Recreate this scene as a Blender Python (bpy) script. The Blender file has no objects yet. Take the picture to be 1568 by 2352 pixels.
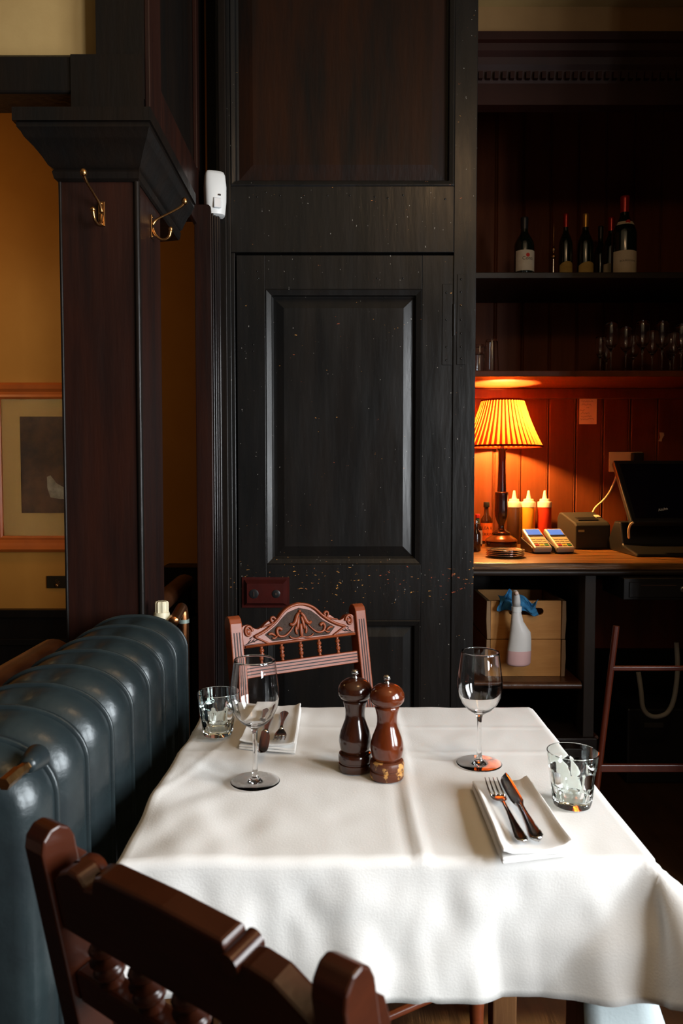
import bpy, bmesh, math, random
from mathutils import Vector, Matrix, noise
random.seed(7)
S = bpy.context.scene
COL = S.collection
pi = math.pi
# ------------------------------------------------------------ camera
F = 1750.0
PITCH = math.atan(86.0 / F)
CAMZ = 1.30
cam_d = bpy.data.cameras.new('camera'); cam = bpy.data.objects.new('camera', cam_d); COL.objects.link(cam)
cam.location = (0, 0, CAMZ); cam.rotation_euler = (pi/2 - PITCH, 0, 0)
cam_d.sensor_fit = 'VERTICAL'; cam_d.sensor_height = 36.0; cam_d.lens = 36.0 * F / 2352.0
cam_d.clip_start = 0.05
cam_d.dof.use_dof = True; cam_d.dof.focus_distance = 2.05; cam_d.dof.aperture_fstop = 7.0
S.camera = cam
# ------------------------------------------------------------ colour, world, lights
S.view_settings.view_transform = 'Standard'; S.view_settings.look = 'None'
S.view_settings.exposure = 0.0; S.view_settings.gamma = 1.0; S.view_settings.use_curve_mapping = False
S.cycles.use_denoising = True
S.cycles.max_bounces = 14; S.cycles.transmission_bounces = 14; S.cycles.transparent_max_bounces = 12
S.cycles.caustics_refractive = True; S.cycles.caustics_reflective = False; S.cycles.sample_clamp_indirect = 60.0
W = bpy.data.worlds.new('world'); S.world = W; W.use_nodes = True
W.node_tree.nodes['Background'].inputs[0].default_value = (.55, .7, 1, 1)
W.node_tree.nodes['Background'].inputs[1].default_value = 0.02

def area(name, loc, target, sx, sy, power, color, spread=180):
    l = bpy.data.lights.new(name, 'AREA'); l.shape = 'RECTANGLE'; l.size = sx; l.size_y = sy
    l.energy = power; l.color = color; l.spread = math.radians(spread)
    o = bpy.data.objects.new(name, l); COL.objects.link(o); o.location = loc
    o.rotation_euler = (Vector(target) - Vector(loc)).to_track_quat('-Z', 'Y').to_euler()
    return o
# daylight through window_1 in the right-hand wall, behind the camera's right shoulder
area('window_daylight', (2.22, -1.00, 1.60), (0.0, -1.00, 1.52), 1.05, 1.5, 172, (0.93, 0.97, 1.0))
area('window_daylight', (2.22, 0.42, 1.60), (0.0, 0.42, 1.52), 1.05, 1.5, 132, (0.93, 0.97, 1.0))
# warm ceiling lamps of the room on the left
area('left_room_lamp', (-2.0, 2.45, 2.5), (-1.85, 3.3, 1.75), 0.25, 0.25, 4.2, (1.0, 0.62, 0.26))
# added warm fill, unseen above the table, to warm its shadows
area('dining_room_fill', (0.7, 0.7, 3.05), (0.2, 1.3, 0.8), 0.4, 0.4, 6.0, (1.0, 0.60, 0.30))

# ------------------------------------------------------------ pixel -> world
def ray(px, py):
    x = (px - 784) / F; v = -(py - 1176) / F
    c, s = math.cos(PITCH), math.sin(PITCH)
    return Vector((x, c + v * s, -s + v * c))
def U(px, py, Y):
    d = ray(px, py); t = Y / d.y
    return Vector((d.x * t, Y, CAMZ + d.z * t))
def UZ(px, py, z):
    d = ray(px, py); t = (z - CAMZ) / d.z
    return Vector((d.x * t, d.y * t, z))
def UX(px, py, X):
    d = ray(px, py); t = X / d.x
    return Vector((X, d.y * t, CAMZ + d.z * t))

# ------------------------------------------------------------ materials
def mat(name, color, rough=.5, metal=0, coat=0, bump=0, bscale=40, stretch=(1, 1, 1), color2=None, cscale=6,
        trans=0, ior=1.45, sheen=0, sss=0, spec=.5, emis=None, estr=0, rvar=0):
    m = bpy.data.materials.new(name); m.use_nodes = True
    nt = m.node_tree; b = nt.nodes['Principled BSDF']
    b.inputs['Base Color'].default_value = (*color, 1); b.inputs['Roughness'].default_value = rough
    b.inputs['Metallic'].default_value = metal; b.inputs['Coat Weight'].default_value = coat
    b.inputs['Coat Roughness'].default_value = .15
    b.inputs['Transmission Weight'].default_value = trans; b.inputs['IOR'].default_value = ior
    b.inputs['Sheen Weight'].default_value = sheen
    b.inputs['Specular IOR Level'].default_value = spec
    if emis:
        b.inputs['Emission Color'].default_value = (*emis, 1); b.inputs['Emission Strength'].default_value = estr
    if color2 or bump or rvar:
        tc = nt.nodes.new('ShaderNodeTexCoord'); mp = nt.nodes.new('ShaderNodeMapping')
        mp.inputs['Scale'].default_value = stretch
        nt.links.new(tc.outputs['Object'], mp.inputs['Vector'])
    if color2:
        n = nt.nodes.new('ShaderNodeTexNoise'); n.inputs['Scale'].default_value = cscale; n.inputs['Detail'].default_value = 8
        n.inputs['Roughness'].default_value = .65
        r = nt.nodes.new('ShaderNodeValToRGB'); r.color_ramp.elements[0].position = .35; r.color_ramp.elements[1].position = .68
        r.color_ramp.elements[0].color = (*color, 1); r.color_ramp.elements[1].color = (*color2, 1)
        nt.links.new(mp.outputs[0], n.inputs['Vector']); nt.links.new(n.outputs['Fac'], r.inputs[0])
        nt.links.new(r.outputs[0], b.inputs['Base Color'])
        m['ramp'] = r.name
    if rvar:
        n = nt.nodes.new('ShaderNodeTexNoise'); n.inputs['Scale'].default_value = cscale * 1.7; n.inputs['Detail'].default_value = 6
        mr = nt.nodes.new('ShaderNodeMapRange'); mr.inputs['To Min'].default_value = rough - rvar; mr.inputs['To Max'].default_value = rough + rvar
        mr.inputs['From Min'].default_value = .3; mr.inputs['From Max'].default_value = .7
        nt.links.new(mp.outputs[0], n.inputs['Vector']); nt.links.new(n.outputs['Fac'], mr.inputs[0]); nt.links.new(mr.outputs[0], b.inputs['Roughness'])
    if bump:
        n = nt.nodes.new('ShaderNodeTexNoise'); n.inputs['Scale'].default_value = bscale; n.inputs['Detail'].default_value = 6
        bp = nt.nodes.new('ShaderNodeBump'); bp.inputs['Strength'].default_value = bump; bp.inputs['Distance'].default_value = .004
        nt.links.new(mp.outputs[0], n.inputs['Vector']); nt.links.new(n.outputs['Fac'], bp.inputs['Height']); nt.links.new(bp.outputs[0], b.inputs['Normal'])
    return m

def chip_mat(name, base, base2, chip, zlo, zhi, dense, rough=.42):
    """painted wood with chipped patches, denser in a height band"""
    m = mat(name, base, rough, spec=.36, coat=.0, bump=.22, bscale=16, stretch=(3, 3, .5), color2=base2, cscale=3.5, rvar=.07)
    nt = m.node_tree; b = nt.nodes['Principled BSDF']
    tc = nt.nodes.new('ShaderNodeTexCoord')
    sep = nt.nodes.new('ShaderNodeSeparateXYZ'); nt.links.new(tc.outputs['Object'], sep.inputs[0])
    mp = nt.nodes.new('ShaderNodeMapping'); mp.inputs['Scale'].default_value = (1, 1, 2.2); nt.links.new(tc.outputs['Object'], mp.inputs[0])
    n = nt.nodes.new('ShaderNodeTexNoise'); n.inputs['Scale'].default_value = 46; n.inputs['Detail'].default_value = 3.0; n.inputs['Roughness'].default_value = .6
    nt.links.new(mp.outputs[0], n.inputs['Vector'])
    mid, half = (zlo + zhi) / 2, (zhi - zlo) / 2
    s1 = nt.nodes.new('ShaderNodeMath'); s1.operation = 'SUBTRACT'; s1.inputs[1].default_value = mid; nt.links.new(sep.outputs['Z'], s1.inputs[0])
    s2 = nt.nodes.new('ShaderNodeMath'); s2.operation = 'ABSOLUTE'; nt.links.new(s1.outputs[0], s2.inputs[0])
    mr = nt.nodes.new('ShaderNodeMapRange'); mr.inputs['From Min'].default_value = half * .3; mr.inputs['From Max'].default_value = half * 1.2
    mr.inputs['To Min'].default_value = dense; mr.inputs['To Max'].default_value = 0
    nt.links.new(s2.outputs[0], mr.inputs[0])
    ad = nt.nodes.new('ShaderNodeMath'); ad.operation = 'ADD'; nt.links.new(n.outputs['Fac'], ad.inputs[0]); nt.links.new(mr.outputs[0], ad.inputs[1])
    gt = nt.nodes.new('ShaderNodeMapRange'); gt.inputs['From Min'].default_value = .735; gt.inputs['From Max'].default_value = .75
    nt.links.new(ad.outputs[0], gt.inputs[0])
    n2 = nt.nodes.new('ShaderNodeTexNoise'); n2.inputs['Scale'].default_value = 9
    nt.links.new(tc.outputs['Object'], n2.inputs['Vector'])
    r2 = nt.nodes.new('ShaderNodeValToRGB'); r2.color_ramp.elements[0].color = (chip[0]*.6, chip[1]*.28, chip[2]*.5, 1); r2.color_ramp.elements[1].color = (*chip, 1)
    r2.color_ramp.elements[0].position = .42; r2.color_ramp.elements[1].position = .55
    nt.links.new(n2.outputs['Fac'], r2.inputs[0])
    # tiny pale scratches and specks
    n3 = nt.nodes.new('ShaderNodeTexNoise'); n3.inputs['Scale'].default_value = 150; n3.inputs['Detail'].default_value = 1
    mp3 = nt.nodes.new('ShaderNodeMapping'); mp3.inputs['Scale'].default_value = (1, 1, .55); nt.links.new(tc.outputs['Object'], mp3.inputs[0]); nt.links.new(mp3.outputs[0], n3.inputs['Vector'])
    g3 = nt.nodes.new('ShaderNodeMapRange'); g3.inputs['From Min'].default_value = .78; g3.inputs['From Max'].default_value = .81
    nt.links.new(n3.outputs['Fac'], g3.inputs[0])
    mx3 = nt.nodes.new('ShaderNodeMixRGB'); mx3.inputs[2].default_value = (.30, .28, .25, 1)
    mx = nt.nodes.new('ShaderNodeMixRGB')
    old = b.inputs['Base Color'].links[0].from_socket
    nt.links.new(g3.outputs[0], mx3.inputs[0]); nt.links.new(old, mx3.inputs[1])
    nt.links.new(gt.outputs[0], mx.inputs[0]); nt.links.new(mx3.outputs[0], mx.inputs[1]); nt.links.new(r2.outputs[0], mx.inputs[2])
    nt.links.new(mx.outputs[0], b.inputs['Base Color'])
    return m

M = {}
M['black'] = chip_mat('black_painted_wood', (.0075, .0075, .0075), (.013, .0105, .009), (.60, .28, .07), .82, 1.02, .092, .30)
M['blackup'] = mat('black_brown_wood', (.0055, .005, .0045), .38, bump=.3, bscale=20, stretch=(3, 3, .5), color2=(.010, .006, .004), cscale=3, rvar=.06, spec=.22)
M['umber'] = mat('umber_stained_panel', (.007, .005, .004), .45, bump=.2, bscale=25, stretch=(3, 3, .4), color2=(.026, .008, .003), cscale=3.2, spec=.2)
M['maroon'] = mat('dark_maroon_wood', (.012, .0055, .0045), .36, bump=.2, bscale=20, stretch=(4, 4, .4), color2=(.028, .0085, .0050), cscale=4, rvar=.06, spec=.25)
M['flutedtrim'] = mat('glossy_black_edge_moulding', (.012, .009, .009), .20, coat=.3, bump=.1, bscale=30, stretch=(3, 3, .5))
M['darkred'] = mat('dark_red_brown_cornice', (.022, .006, .004), .5, spec=.2, color2=(.014, .004, .003), cscale=4)
M['ochre'] = mat('dark_ochre_plaster', (.22, .125, .045), .85, color2=(.18, .10, .035), cscale=3)  # darker ochre tone for the wall above the bar
M['lock'] = mat('lock_oxblood_paint', (.060, .008, .006), .28, coat=.3, bump=.2, bscale=60, color2=(.035, .006, .005), cscale=12)
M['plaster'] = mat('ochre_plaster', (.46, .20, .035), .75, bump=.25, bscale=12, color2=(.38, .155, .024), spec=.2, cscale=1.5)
M['cream'] = mat('aged_cream_plaster', (.40, .27, .105), .8, bump=.4, bscale=14, color2=(.33, .21, .075), cscale=3)
M['cast'] = mat('radiator_grey_green', (.020, .031, .034), .34, metal=.25, bump=.25, bscale=45, color2=(.014, .020, .023), cscale=7, rvar=.07, spec=.6)
M['cloth'] = mat('white_tablecloth', (.80, .785, .76), .85, bump=.10, bscale=320, sheen=.15)
M['napkin'] = mat('white_napkin', (.84, .83, .81), .85, bump=.1, bscale=300, sheen=.2)
M['chair'] = mat('reddish_carved_wood', (.25, .056, .017), .38, coat=.06, spec=.35, bump=.15, bscale=30, stretch=(1, 1, 3), color2=(.17, .034, .010), cscale=9)
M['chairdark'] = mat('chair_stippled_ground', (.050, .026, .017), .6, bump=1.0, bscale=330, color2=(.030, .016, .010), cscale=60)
M['groove'] = mat('chair_groove_painted_shade', (.022, .008, .005), .6)  # dark colour stands in for the shade inside the chair's grooves
M['nearchair'] = mat('dark_polished_mahogany', (.040, .0085, .0028), .28, spec=.4, coat=.08, bump=.12, bscale=25, stretch=(1, 1, 3), color2=(.024, .0055, .0022), cscale=8)
M['greenseat'] = mat('green_leather', (.020, .035, .012), .4, bump=.3, bscale=90)
M['mill'] = mat('mill_cherry_wood', (.130, .022, .004), .16, coat=.6, bump=.05, bscale=40, stretch=(4, 4, .6), color2=(.060, .010, .002), cscale=8)
M['milldark'] = mat('mill_walnut', (.050, .012, .004), .16, coat=.6, bump=.05, bscale=40, stretch=(4, 4, .6), color2=(.022, .005, .002), cscale=8)
M['millworn'] = mat('mill_worn_foot', (.10, .026, .010), .4, bump=.5, bscale=60, color2=(.55, .28, .08), cscale=38)
_r = M['millworn'].node_tree.nodes[M['millworn']['ramp']].color_ramp; _r.elements[0].position = .53; _r.elements[1].position = .57
M['chrome'] = mat('polished_steel', (.62, .62, .62), .13, metal=1)
M['steel'] = mat('cutlery_steel', (.50, .49, .48), .16, metal=1, bump=.03, bscale=30)
M['brass'] = mat('aged_brass', (.50, .27, .10), .28, metal=1, bump=.2, bscale=60, color2=(.30, .14, .05), cscale=25)
M['copper'] = mat('copper_pipe', (.62, .26, .10), .30, metal=1, bump=.15, bscale=40, color2=(.42, .17, .07), cscale=14)
M['glass'] = mat('clear_glass', (1, 1, 1), .0, trans=1, ior=1.38)
M['tumbler'] = mat('greenish_glass', (.93, .985, .96), .0, trans=1, ior=1.47)
M['whiteplastic'] = mat('white_plastic', (.80, .81, .80), .35)
M['creamplastic'] = mat('cream_plastic', (.66, .60, .42), .4, bump=.1, bscale=50)
M['blackplastic'] = mat('black_plastic', (.012, .012, .013), .35)
M['printer'] = mat('charcoal_plastic', (.035, .033, .028), .5, bump=.15, bscale=400)
M['screen'] = mat('black_glass_screen', (.004, .004, .012), .06, coat=.5)
M['terminal'] = mat('champagne_plastic', (.42, .38, .30), .35)
M['key'] = mat('keypad_yellow_grey', (.50, .42, .20), .5)
M['keyred'] = mat('red_key', (.55, .03, .02), .5)
M['keyyel'] = mat('yellow_key', (.75, .50, .03), .5)
M['keygrn'] = mat('green_key', (.05, .25, .04), .5)
M['lcd'] = mat('blue_display', (.02, .05, .12), .2, emis=(.16, .32, .9), estr=.75)
M['barwood'] = mat('red_brown_matchboard', (.150, .038, .010), .45, coat=.0, bump=.2, bscale=20, stretch=(4, 4, .4), color2=(.105, .024, .006), cscale=4, spec=.2)
M['countertop'] = mat('worn_oak_counter', (.040, .014, .004), .34, coat=.05, spec=.35, bump=.35, bscale=26, stretch=(.5, 7, 7), color2=(.34, .15, .038), cscale=7)
M['darkwood'] = mat('near_black_bar_wood', (.013, .008, .006), .45, bump=.25, bscale=20, stretch=(.5, 4, 4), color2=(.022, .012, .008), cscale=5)
M['mutedpost'] = mat('grey_brown_painted_post', (.040, .031, .027), .5, bump=.3, bscale=30, stretch=(3, 3, .5), color2=(.030, .022, .018), cscale=5)
M['redwood'] = mat('oxblood_stained_wood', (.085, .014, .004), .35, coat=.2, bump=.1, bscale=20, stretch=(3, 3, .5), color2=(.05, .008, .003), cscale=6)
M['crate'] = mat('pale_pine_crate', (.62, .29, .075), .55, bump=.2, bscale=18, stretch=(.6, 4, 4), color2=(.50, .21, .045), cscale=5)
M['crateside'] = mat('crate_end_grain', (.26, .15, .07), .6, bump=.3, bscale=50)
M['bluecloth'] = mat('blue_cleaning_cloth', (.035, .20, .44), .85, bump=.8, bscale=140, color2=(.05, .27, .52), cscale=60)
M['bottlebody'] = mat('frosted_white_plastic', (.74, .72, .70), .40, spec=.4, color2=(.70, .68, .66), cscale=4)
M['pinkliquid'] = mat('pink_liquid_behind_frosted_plastic', (.72, .44, .43), .40, spec=.4)
M['shade_pale'] = None
M['lampwood'] = mat('turned_dark_walnut', (.060, .017, .008), .20, coat=.5, bump=.1, bscale=30, stretch=(5, 5, .5), color2=(.035, .010, .005), cscale=9)
M['lampbase'] = mat('amber_varnished_wood', (.22, .075, .02), .22, coat=.5, bump=.05, bscale=30, color2=(.15, .045, .012), cscale=8)
M['mustard'] = mat('mustard_in_clear_bottle', (.72, .36, .03), .28, coat=.2)
M['ketchup'] = mat('ketchup_in_clear_bottle', (.50, .035, .012), .28, coat=.2)
M['brownsauce'] = mat('brown_sauce_in_clear_bottle', (.10, .045, .018), .28, coat=.2)
M['capwhite'] = mat('squeeze_cap_white', (.82, .76, .62), .45)
M['amberglass'] = mat('dark_sauce_bottle', (.035, .010, .004), .08, coat=.6)
M['orangelabel'] = mat('orange_paper_label', (.80, .16, .025), .6)
M['redcap'] = mat('red_bottle_cap', (.6, .03, .02), .4)
M['greenneck'] = mat('green_neck_foil', (.02, .11, .06), .35)
M['darkglass'] = mat('green_black_bottle_glass', (.006, .010, .006), .08, coat=.7)
M['paper'] = mat('cream_label_paper', (.62, .52, .38), .8, bump=.1, bscale=60, color2=(.55, .45, .31), cscale=30)
M['yellowpaper'] = mat('gold_label_paper', (.55, .38, .12), .8, color2=(.45, .30, .09), cscale=40)
M['notepaper'] = mat('pinkish_note_paper', (.80, .62, .52), .8)
M['ink'] = mat('dark_ink', (.035, .018, .012), .8)
M['redink'] = mat('red_ink', (.55, .03, .015), .7)
M['whiteink'] = mat('white_logo', (.85, .9, .95), .5)
M['redfoil'] = mat('red_foil_capsule', (.35, .012, .008), .25, metal=.4)
M['goldfoil'] = mat('gold_foil_capsule', (.50, .26, .05), .3, metal=.7)
M['socket'] = mat('socket_plate_ivory', (.60, .48, .27), .45)
M['switchbrass'] = mat('tarnished_switch_plate', (.05, .035, .018), .4, metal=.7)
M['cable'] = mat('cream_cable', (.75, .58, .34), .5)
M['frame'] = mat('orange_brown_picture_frame', (.50, .11, .015), .45, spec=.3, coat=.05, bump=.1, bscale=20, stretch=(1, 1, 1), color2=(.36, .08, .015), cscale=5)
M['mount'] = mat('buff_picture_mount', (.42, .24, .07), .8)
M['print'] = mat('dark_figure_print', (.030, .018, .010), .6, color2=(.13, .055, .022), cscale=5)
M['printpale'] = mat('pale_figure_in_print', (.32, .26, .17), .7, color2=(.16, .12, .07), cscale=25)
M['pane'] = mat('picture_glass', (1, 1, 1), .02, trans=1, ior=1.05)
M['floor'] = mat('dark_floor_boards', (.030, .014, .007), .35, bump=.4, bscale=18, stretch=(4, .5, 1), color2=(.055, .024, .010), cscale=5, rvar=.08)
M['ceil'] = mat('smoke_stained_ceiling', (.38, .27, .14), .85)
M['railwood'] = mat('worn_brown_handrail', (.10, .036, .014), .32, coat=.2, bump=.3, bscale=25, stretch=(3, .5, 3), color2=(.055, .020, .009), cscale=8)
M['tableleg'] = mat('plain_oak_leg', (.22, .10, .035), .5, bump=.2, bscale=20, stretch=(4, 4, .5), color2=(.14, .06, .022), cscale=6)
M['darkroom'] = mat('dark_wall_paint', (.05, .035, .028), .8)
M['knobwhite'] = mat('dull_metal_knob', (.5, .5, .5), .3, metal=1)

def shade_mat(name, col, tcol):
    m = bpy.data.materials.new(name); m.use_nodes = True; nt = m.node_tree
    nt.nodes.clear(); o = nt.nodes.new('ShaderNodeOutputMaterial')
    d = nt.nodes.new('ShaderNodeBsdfDiffuse'); t = nt.nodes.new('ShaderNodeBsdfTranslucent'); mx = nt.nodes.new('ShaderNodeMixShader')
    d.inputs[0].default_value = (*col, 1); t.inputs[0].default_value = (*tcol, 1); mx.inputs[0].default_value = .72
    nt.links.new(d.outputs[0], mx.inputs[1]); nt.links.new(t.outputs[0], mx.inputs[2]); nt.links.new(mx.outputs[0], o.inputs[0])
    return m
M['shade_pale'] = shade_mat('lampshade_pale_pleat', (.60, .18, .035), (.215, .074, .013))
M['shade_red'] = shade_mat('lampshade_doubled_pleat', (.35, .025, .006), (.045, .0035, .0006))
M['bulb'] = mat('lit_bulb', (1, .7, .4), .5, emis=(1.0, .50, .14), estr=2300)

# ------------------------------------------------------------ mesh helpers
def nb(): return bmesh.new()
def box(bm, x0, x1, y0, y1, z0, z1, mtx=None, mi=0):
    vs = [bm.verts.new(Vector((x, y, z))) for x in (x0, x1) for y in (y0, y1) for z in (z0, z1)]
    if mtx is not None:
        for v in vs: v.co = mtx @ v.co
    fs = []
    for q in ((0, 1, 3, 2), (4, 6, 7, 5), (0, 4, 5, 1), (2, 3, 7, 6), (0, 2, 6, 4), (1, 5, 7, 3)):
        f = bm.faces.new([vs[i] for i in q]); f.material_index = mi; fs.append(f)
    return vs
def lathe(bm, prof, seg=32, c=(0, 0, 0), mtx=None, a0=0, a1=2*pi, cap=True, rf=None, mi=0):
    """prof: list of (r, z)"""
    full = abs(a1 - a0 - 2*pi) < 1e-6
    n = seg if full else seg + 1
    rings = []
    for (r, z) in prof:
        ring = []
        for i in range(n):
            a = a0 + (a1 - a0) * i / seg
            rr = r * (rf(a, z) if rf else 1)
            v = Vector((rr * math.cos(a), rr * math.sin(a), z))
            v = (mtx @ v) if mtx is not None else v + Vector(c)
            ring.append(bm.verts.new(v))
        rings.append(ring)
    for k in range(len(rings) - 1):
        A, B = rings[k], rings[k+1]
        for i in range(n if full else n - 1):
            j = (i + 1) % n
            f = bm.faces.new((A[i], A[j], B[j], B[i])); f.material_index = mi
    if cap and full:
        if prof[0][0] > 1e-6: f = bm.faces.new(list(reversed(rings[0]))); f.material_index = mi
        if prof[-1][0] > 1e-6: f = bm.faces.new(rings[-1]); f.material_index = mi
    return rings
def tube(bm, pts, r, seg=10, flat=1.0, mi=0):
    pts = [Vector(p) for p in pts]; n = len(pts)
    rs = r if isinstance(r, (list, tuple)) else [r] * n
    rings = []; up = None
    for i, p in enumerate(pts):
        t = (pts[min(i+1, n-1)] - pts[max(i-1, 0)]).normalized()
        if up is None:
            up = Vector((0, 0, 1)) if abs(t.z) < .9 else Vector((0, 1, 0))
        s = t.cross(up).normalized(); up = s.cross(t).normalized()
        rings.append([bm.verts.new(p + s * rs[i] * math.cos(2*pi*k/seg) + up * rs[i] * flat * math.sin(2*pi*k/seg)) for k in range(seg)])
    for a, b in zip(rings, rings[1:]):
        for k in range(seg):
            f = bm.faces.new((a[k], a[(k+1) % seg], b[(k+1) % seg], b[k])); f.material_index = mi
    f = bm.faces.new(list(reversed(rings[0]))); f.material_index = mi
    f = bm.faces.new(rings[-1]); f.material_index = mi
def prism(bm, pts, a, b, axis='y', mtx=None, mi=0):
    """closed 2D polygon extruded along axis from a to b"""
    def P(p, d):
        v = {'y': Vector((p[0], d, p[1])), 'z': Vector((p[0], p[1], d)), 'x': Vector((d, p[0], p[1]))}[axis]
        return mtx @ v if mtx is not None else v
    A = [bm.verts.new(P(p, a)) for p in pts]; B = [bm.verts.new(P(p, b)) for p in pts]
    n = len(pts)
    for i in range(n):
        j = (i+1) % n
        f = bm.faces.new((A[i], A[j], B[j], B[i])); f.material_index = mi
    f = bm.faces.new(list(reversed(A))); f.material_index = mi
    f = bm.faces.new(B); f.material_index = mi
def ball(bm, c, r, sx=1, sy=1, sz=1, seg=16):
    g = bmesh.ops.create_uvsphere(bm, u_segments=seg, v_segments=max(6, seg//2), radius=1)
    for v in g['verts']: v.co = Vector((v.co.x*r*sx, v.co.y*r*sy, v.co.z*r*sz)) + Vector(c)
def smooth_pts(pts, it=2):
    pts = [Vector(p) for p in pts]
    for _ in range(it):
        o = [pts[0]]
        for a, b in zip(pts, pts[1:]):
            o += [a*.75 + b*.25, a*.25 + b*.75]
        o.append(pts[-1]); pts = o
    return pts
def obj(name, bm, m, parent=None, smooth=False, bevel=0, sub=0, angle=None, kind=None):
    bmesh.ops.recalc_face_normals(bm, faces=bm.faces[:])
    me = bpy.data.meshes.new(name); bm.to_mesh(me); bm.free()
    for mm in (m if isinstance(m, (list, tuple)) else [m]): me.materials.append(mm if not isinstance(mm, str) else M[mm])
    o = bpy.data.objects.new(name, me); COL.objects.link(o)
    if smooth or angle is not None:
        for p in me.polygons: p.use_smooth = True
        if angle is not None:
            me.set_sharp_from_angle(angle=math.radians(angle))
    if bevel:
        b = o.modifiers.new('bevel', 'BEVEL'); b.width = bevel; b.segments = 2; b.limit_method = 'ANGLE'
    if sub:
        s = o.modifiers.new('sub', 'SUBSURF'); s.levels = sub; s.render_levels = sub
    if parent: o.parent = parent
    if kind: o['kind'] = kind
    return o
def thing(name, label, cat, loc=(0, 0, 0), rz=0, group=None):
    o = bpy.data.objects.new(name, None); COL.objects.link(o); o.empty_display_size = .05
    o.location = loc; o.rotation_euler = (0, 0, rz); o['label'] = label; o['category'] = cat
    if group: o['group'] = group
    return o
def tag(o, label, cat, group=None):
    o['label'] = label; o['category'] = cat
    if group: o['group'] = group
    return o
def dup(root, label, loc=None, rz=None):
    r = root.copy(); COL.objects.link(r); r['label'] = label
    if loc is not None: r.location = loc
    if rz is not None: r.rotation_euler = (0, 0, rz)
    for ch in list(root.children):
        c = ch.copy(); COL.objects.link(c); c.parent = r
        for g in list(ch.children):
            d = g.copy(); COL.objects.link(d); d.parent = c
    return r
def text_bm(s, size, place):
    """letters as flat mesh; place maps (x, y) centred text coords to 3D"""
    cu = bpy.data.curves.new('t', 'FONT'); cu.body = s; cu.size = size; cu.align_x = 'CENTER'; cu.align_y = 'CENTER'
    o = bpy.data.objects.new('t', cu); COL.objects.link(o)
    me = o.to_mesh(); bm = nb(); bm.from_mesh(me); o.to_mesh_clear()
    COL.objects.unlink(o); bpy.data.objects.remove(o); bpy.data.curves.remove(cu)
    for v in bm.verts: v.co = place(v.co.x, v.co.y)
    return bm
def struct(name, bm, m, parent=None, **k):
    o = obj(name, bm, m, parent, **k)
    if parent is None: o['kind'] = 'structure'
    return o

# nested rectangle panel in an XZ plane facing -Y. steps: list of (inset, y offset from face; + is deeper)
def rect_panel(bm, x0, x1, z0, z1, y, steps, mi=0):
    rings = []
    for ins, dy in steps:
        rings.append([bm.verts.new((x, y + dy, z)) for x, z in ((x0+ins, z0+ins), (x1-ins, z0+ins), (x1-ins, z1-ins), (x0+ins, z1-ins))])
    for a, b in zip(rings, rings[1:]):
        for i in range(4):
            f = bm.faces.new((a[i], a[(i+1) % 4], b[(i+1) % 4], b[i])); f.material_index = mi
    f = bm.faces.new(rings[-1]); f.material_index = mi

# ============================================================ ROOM SHELL
b = nb(); box(b, -3.6, 2.4, -2.6, 4.3, -.1, 0); struct('floor', b, 'floor')
b = nb(); box(b, -3.6, 2.4, -2.6, 4.3, 3.15, 3.25); struct('ceiling', b, 'ceil')
b = nb(); box(b, -3.6, 2.4, -2.7, -2.6, 0, 3.15); struct('wall_back', b, 'darkroom')
b = nb(); box(b, -3.7, -3.6, -2.7, 4.3, 0, 3.15); struct('wall_left', b, 'darkroom')
# right wall with two window openings
wins = ((-1.53, -.47), (-.11, .95)); wz0, wz1 = .85, 2.35
b = nb()
box(b, 2.1, 2.2, -2.6, wins[0][0], 0, 3.15); box(b, 2.1, 2.2, wins[0][1], wins[1][0], 0, 3.15); box(b, 2.1, 2.2, wins[1][1], 4.3, 0, 3.15)
for wy0, wy1 in wins: box(b, 2.1, 2.2, wy0, wy1, 0, wz0); box(b, 2.1, 2.2, wy0, wy1, wz1, 3.15)
struct('wall_right', b, 'darkroom')
for k, (wy0, wy1) in enumerate(wins):
    b = nb()
    for y in (wy0, wy1 - .04): box(b, 2.08, 2.2, y, y + .04, wz0, wz1)
    for z in (wz0, wz1 - .04): box(b, 2.08, 2.2, wy0, wy1, z, z + .04)
    box(b, 2.12, 2.16, (wy0+wy1)/2-.012, (wy0+wy1)/2+.012, wz0, wz1); box(b, 2.12, 2.16, wy0, wy1, 1.75, 1.77)
    struct('window_%d' % (k+1), b, 'blackup')
b = nb(); box(b, 1.32, 2.1, 1.95, 2.12, 0, 3.15); struct('light_block_pier', b, 'darkroom')  # unseen pier, added to keep window light off the bar

YW = 2.69   # face of the panelled wall
def XW(px): return (U(px, 1000, YW)).x
def ZW(py): return U(784, py, YW).z
xl, xr = XW(500), XW(1090)
xu0, xu1, zu0 = XW(533), XW(1035), ZW(427)
xd0, xd1, zd1 = XW(545), XW(1040), ZW(585)
WT = .12
b = nb()
box(b, xl, xu0, YW, YW+WT, 0, 3.15); box(b, xu1 + .006, xr, YW, YW+WT, 0, 3.15)
box(b, xu0, xu1 + .006, YW, YW+WT, zd1 + .008, zu0)
box(b, xu0, xd0 - .006, YW+.004, YW+WT, 0, zd1 + .008)
box(b, xd0 - .01, xu1 + .02, YW+.075, YW+WT, 0, zd1+.01)
rect_panel(b, xu0, xu1 + .006, zu0, 3.3, YW, [(0, 0), (.004, -.003), (.019, .003), (.0195, .022), (.028, .026)], 0)
struct('wall_front', b, 'black', bevel=.002)
# upper field panel of the wall
b = nb(); rect_panel(b, xu0+.027, xu1-.021, zu0+.027, 3.3, YW+.026, [(0, 0), (.0, 0), (.050, -.012)], 0)
o = struct('wall_front_panel', b, 'umber'); 
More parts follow.
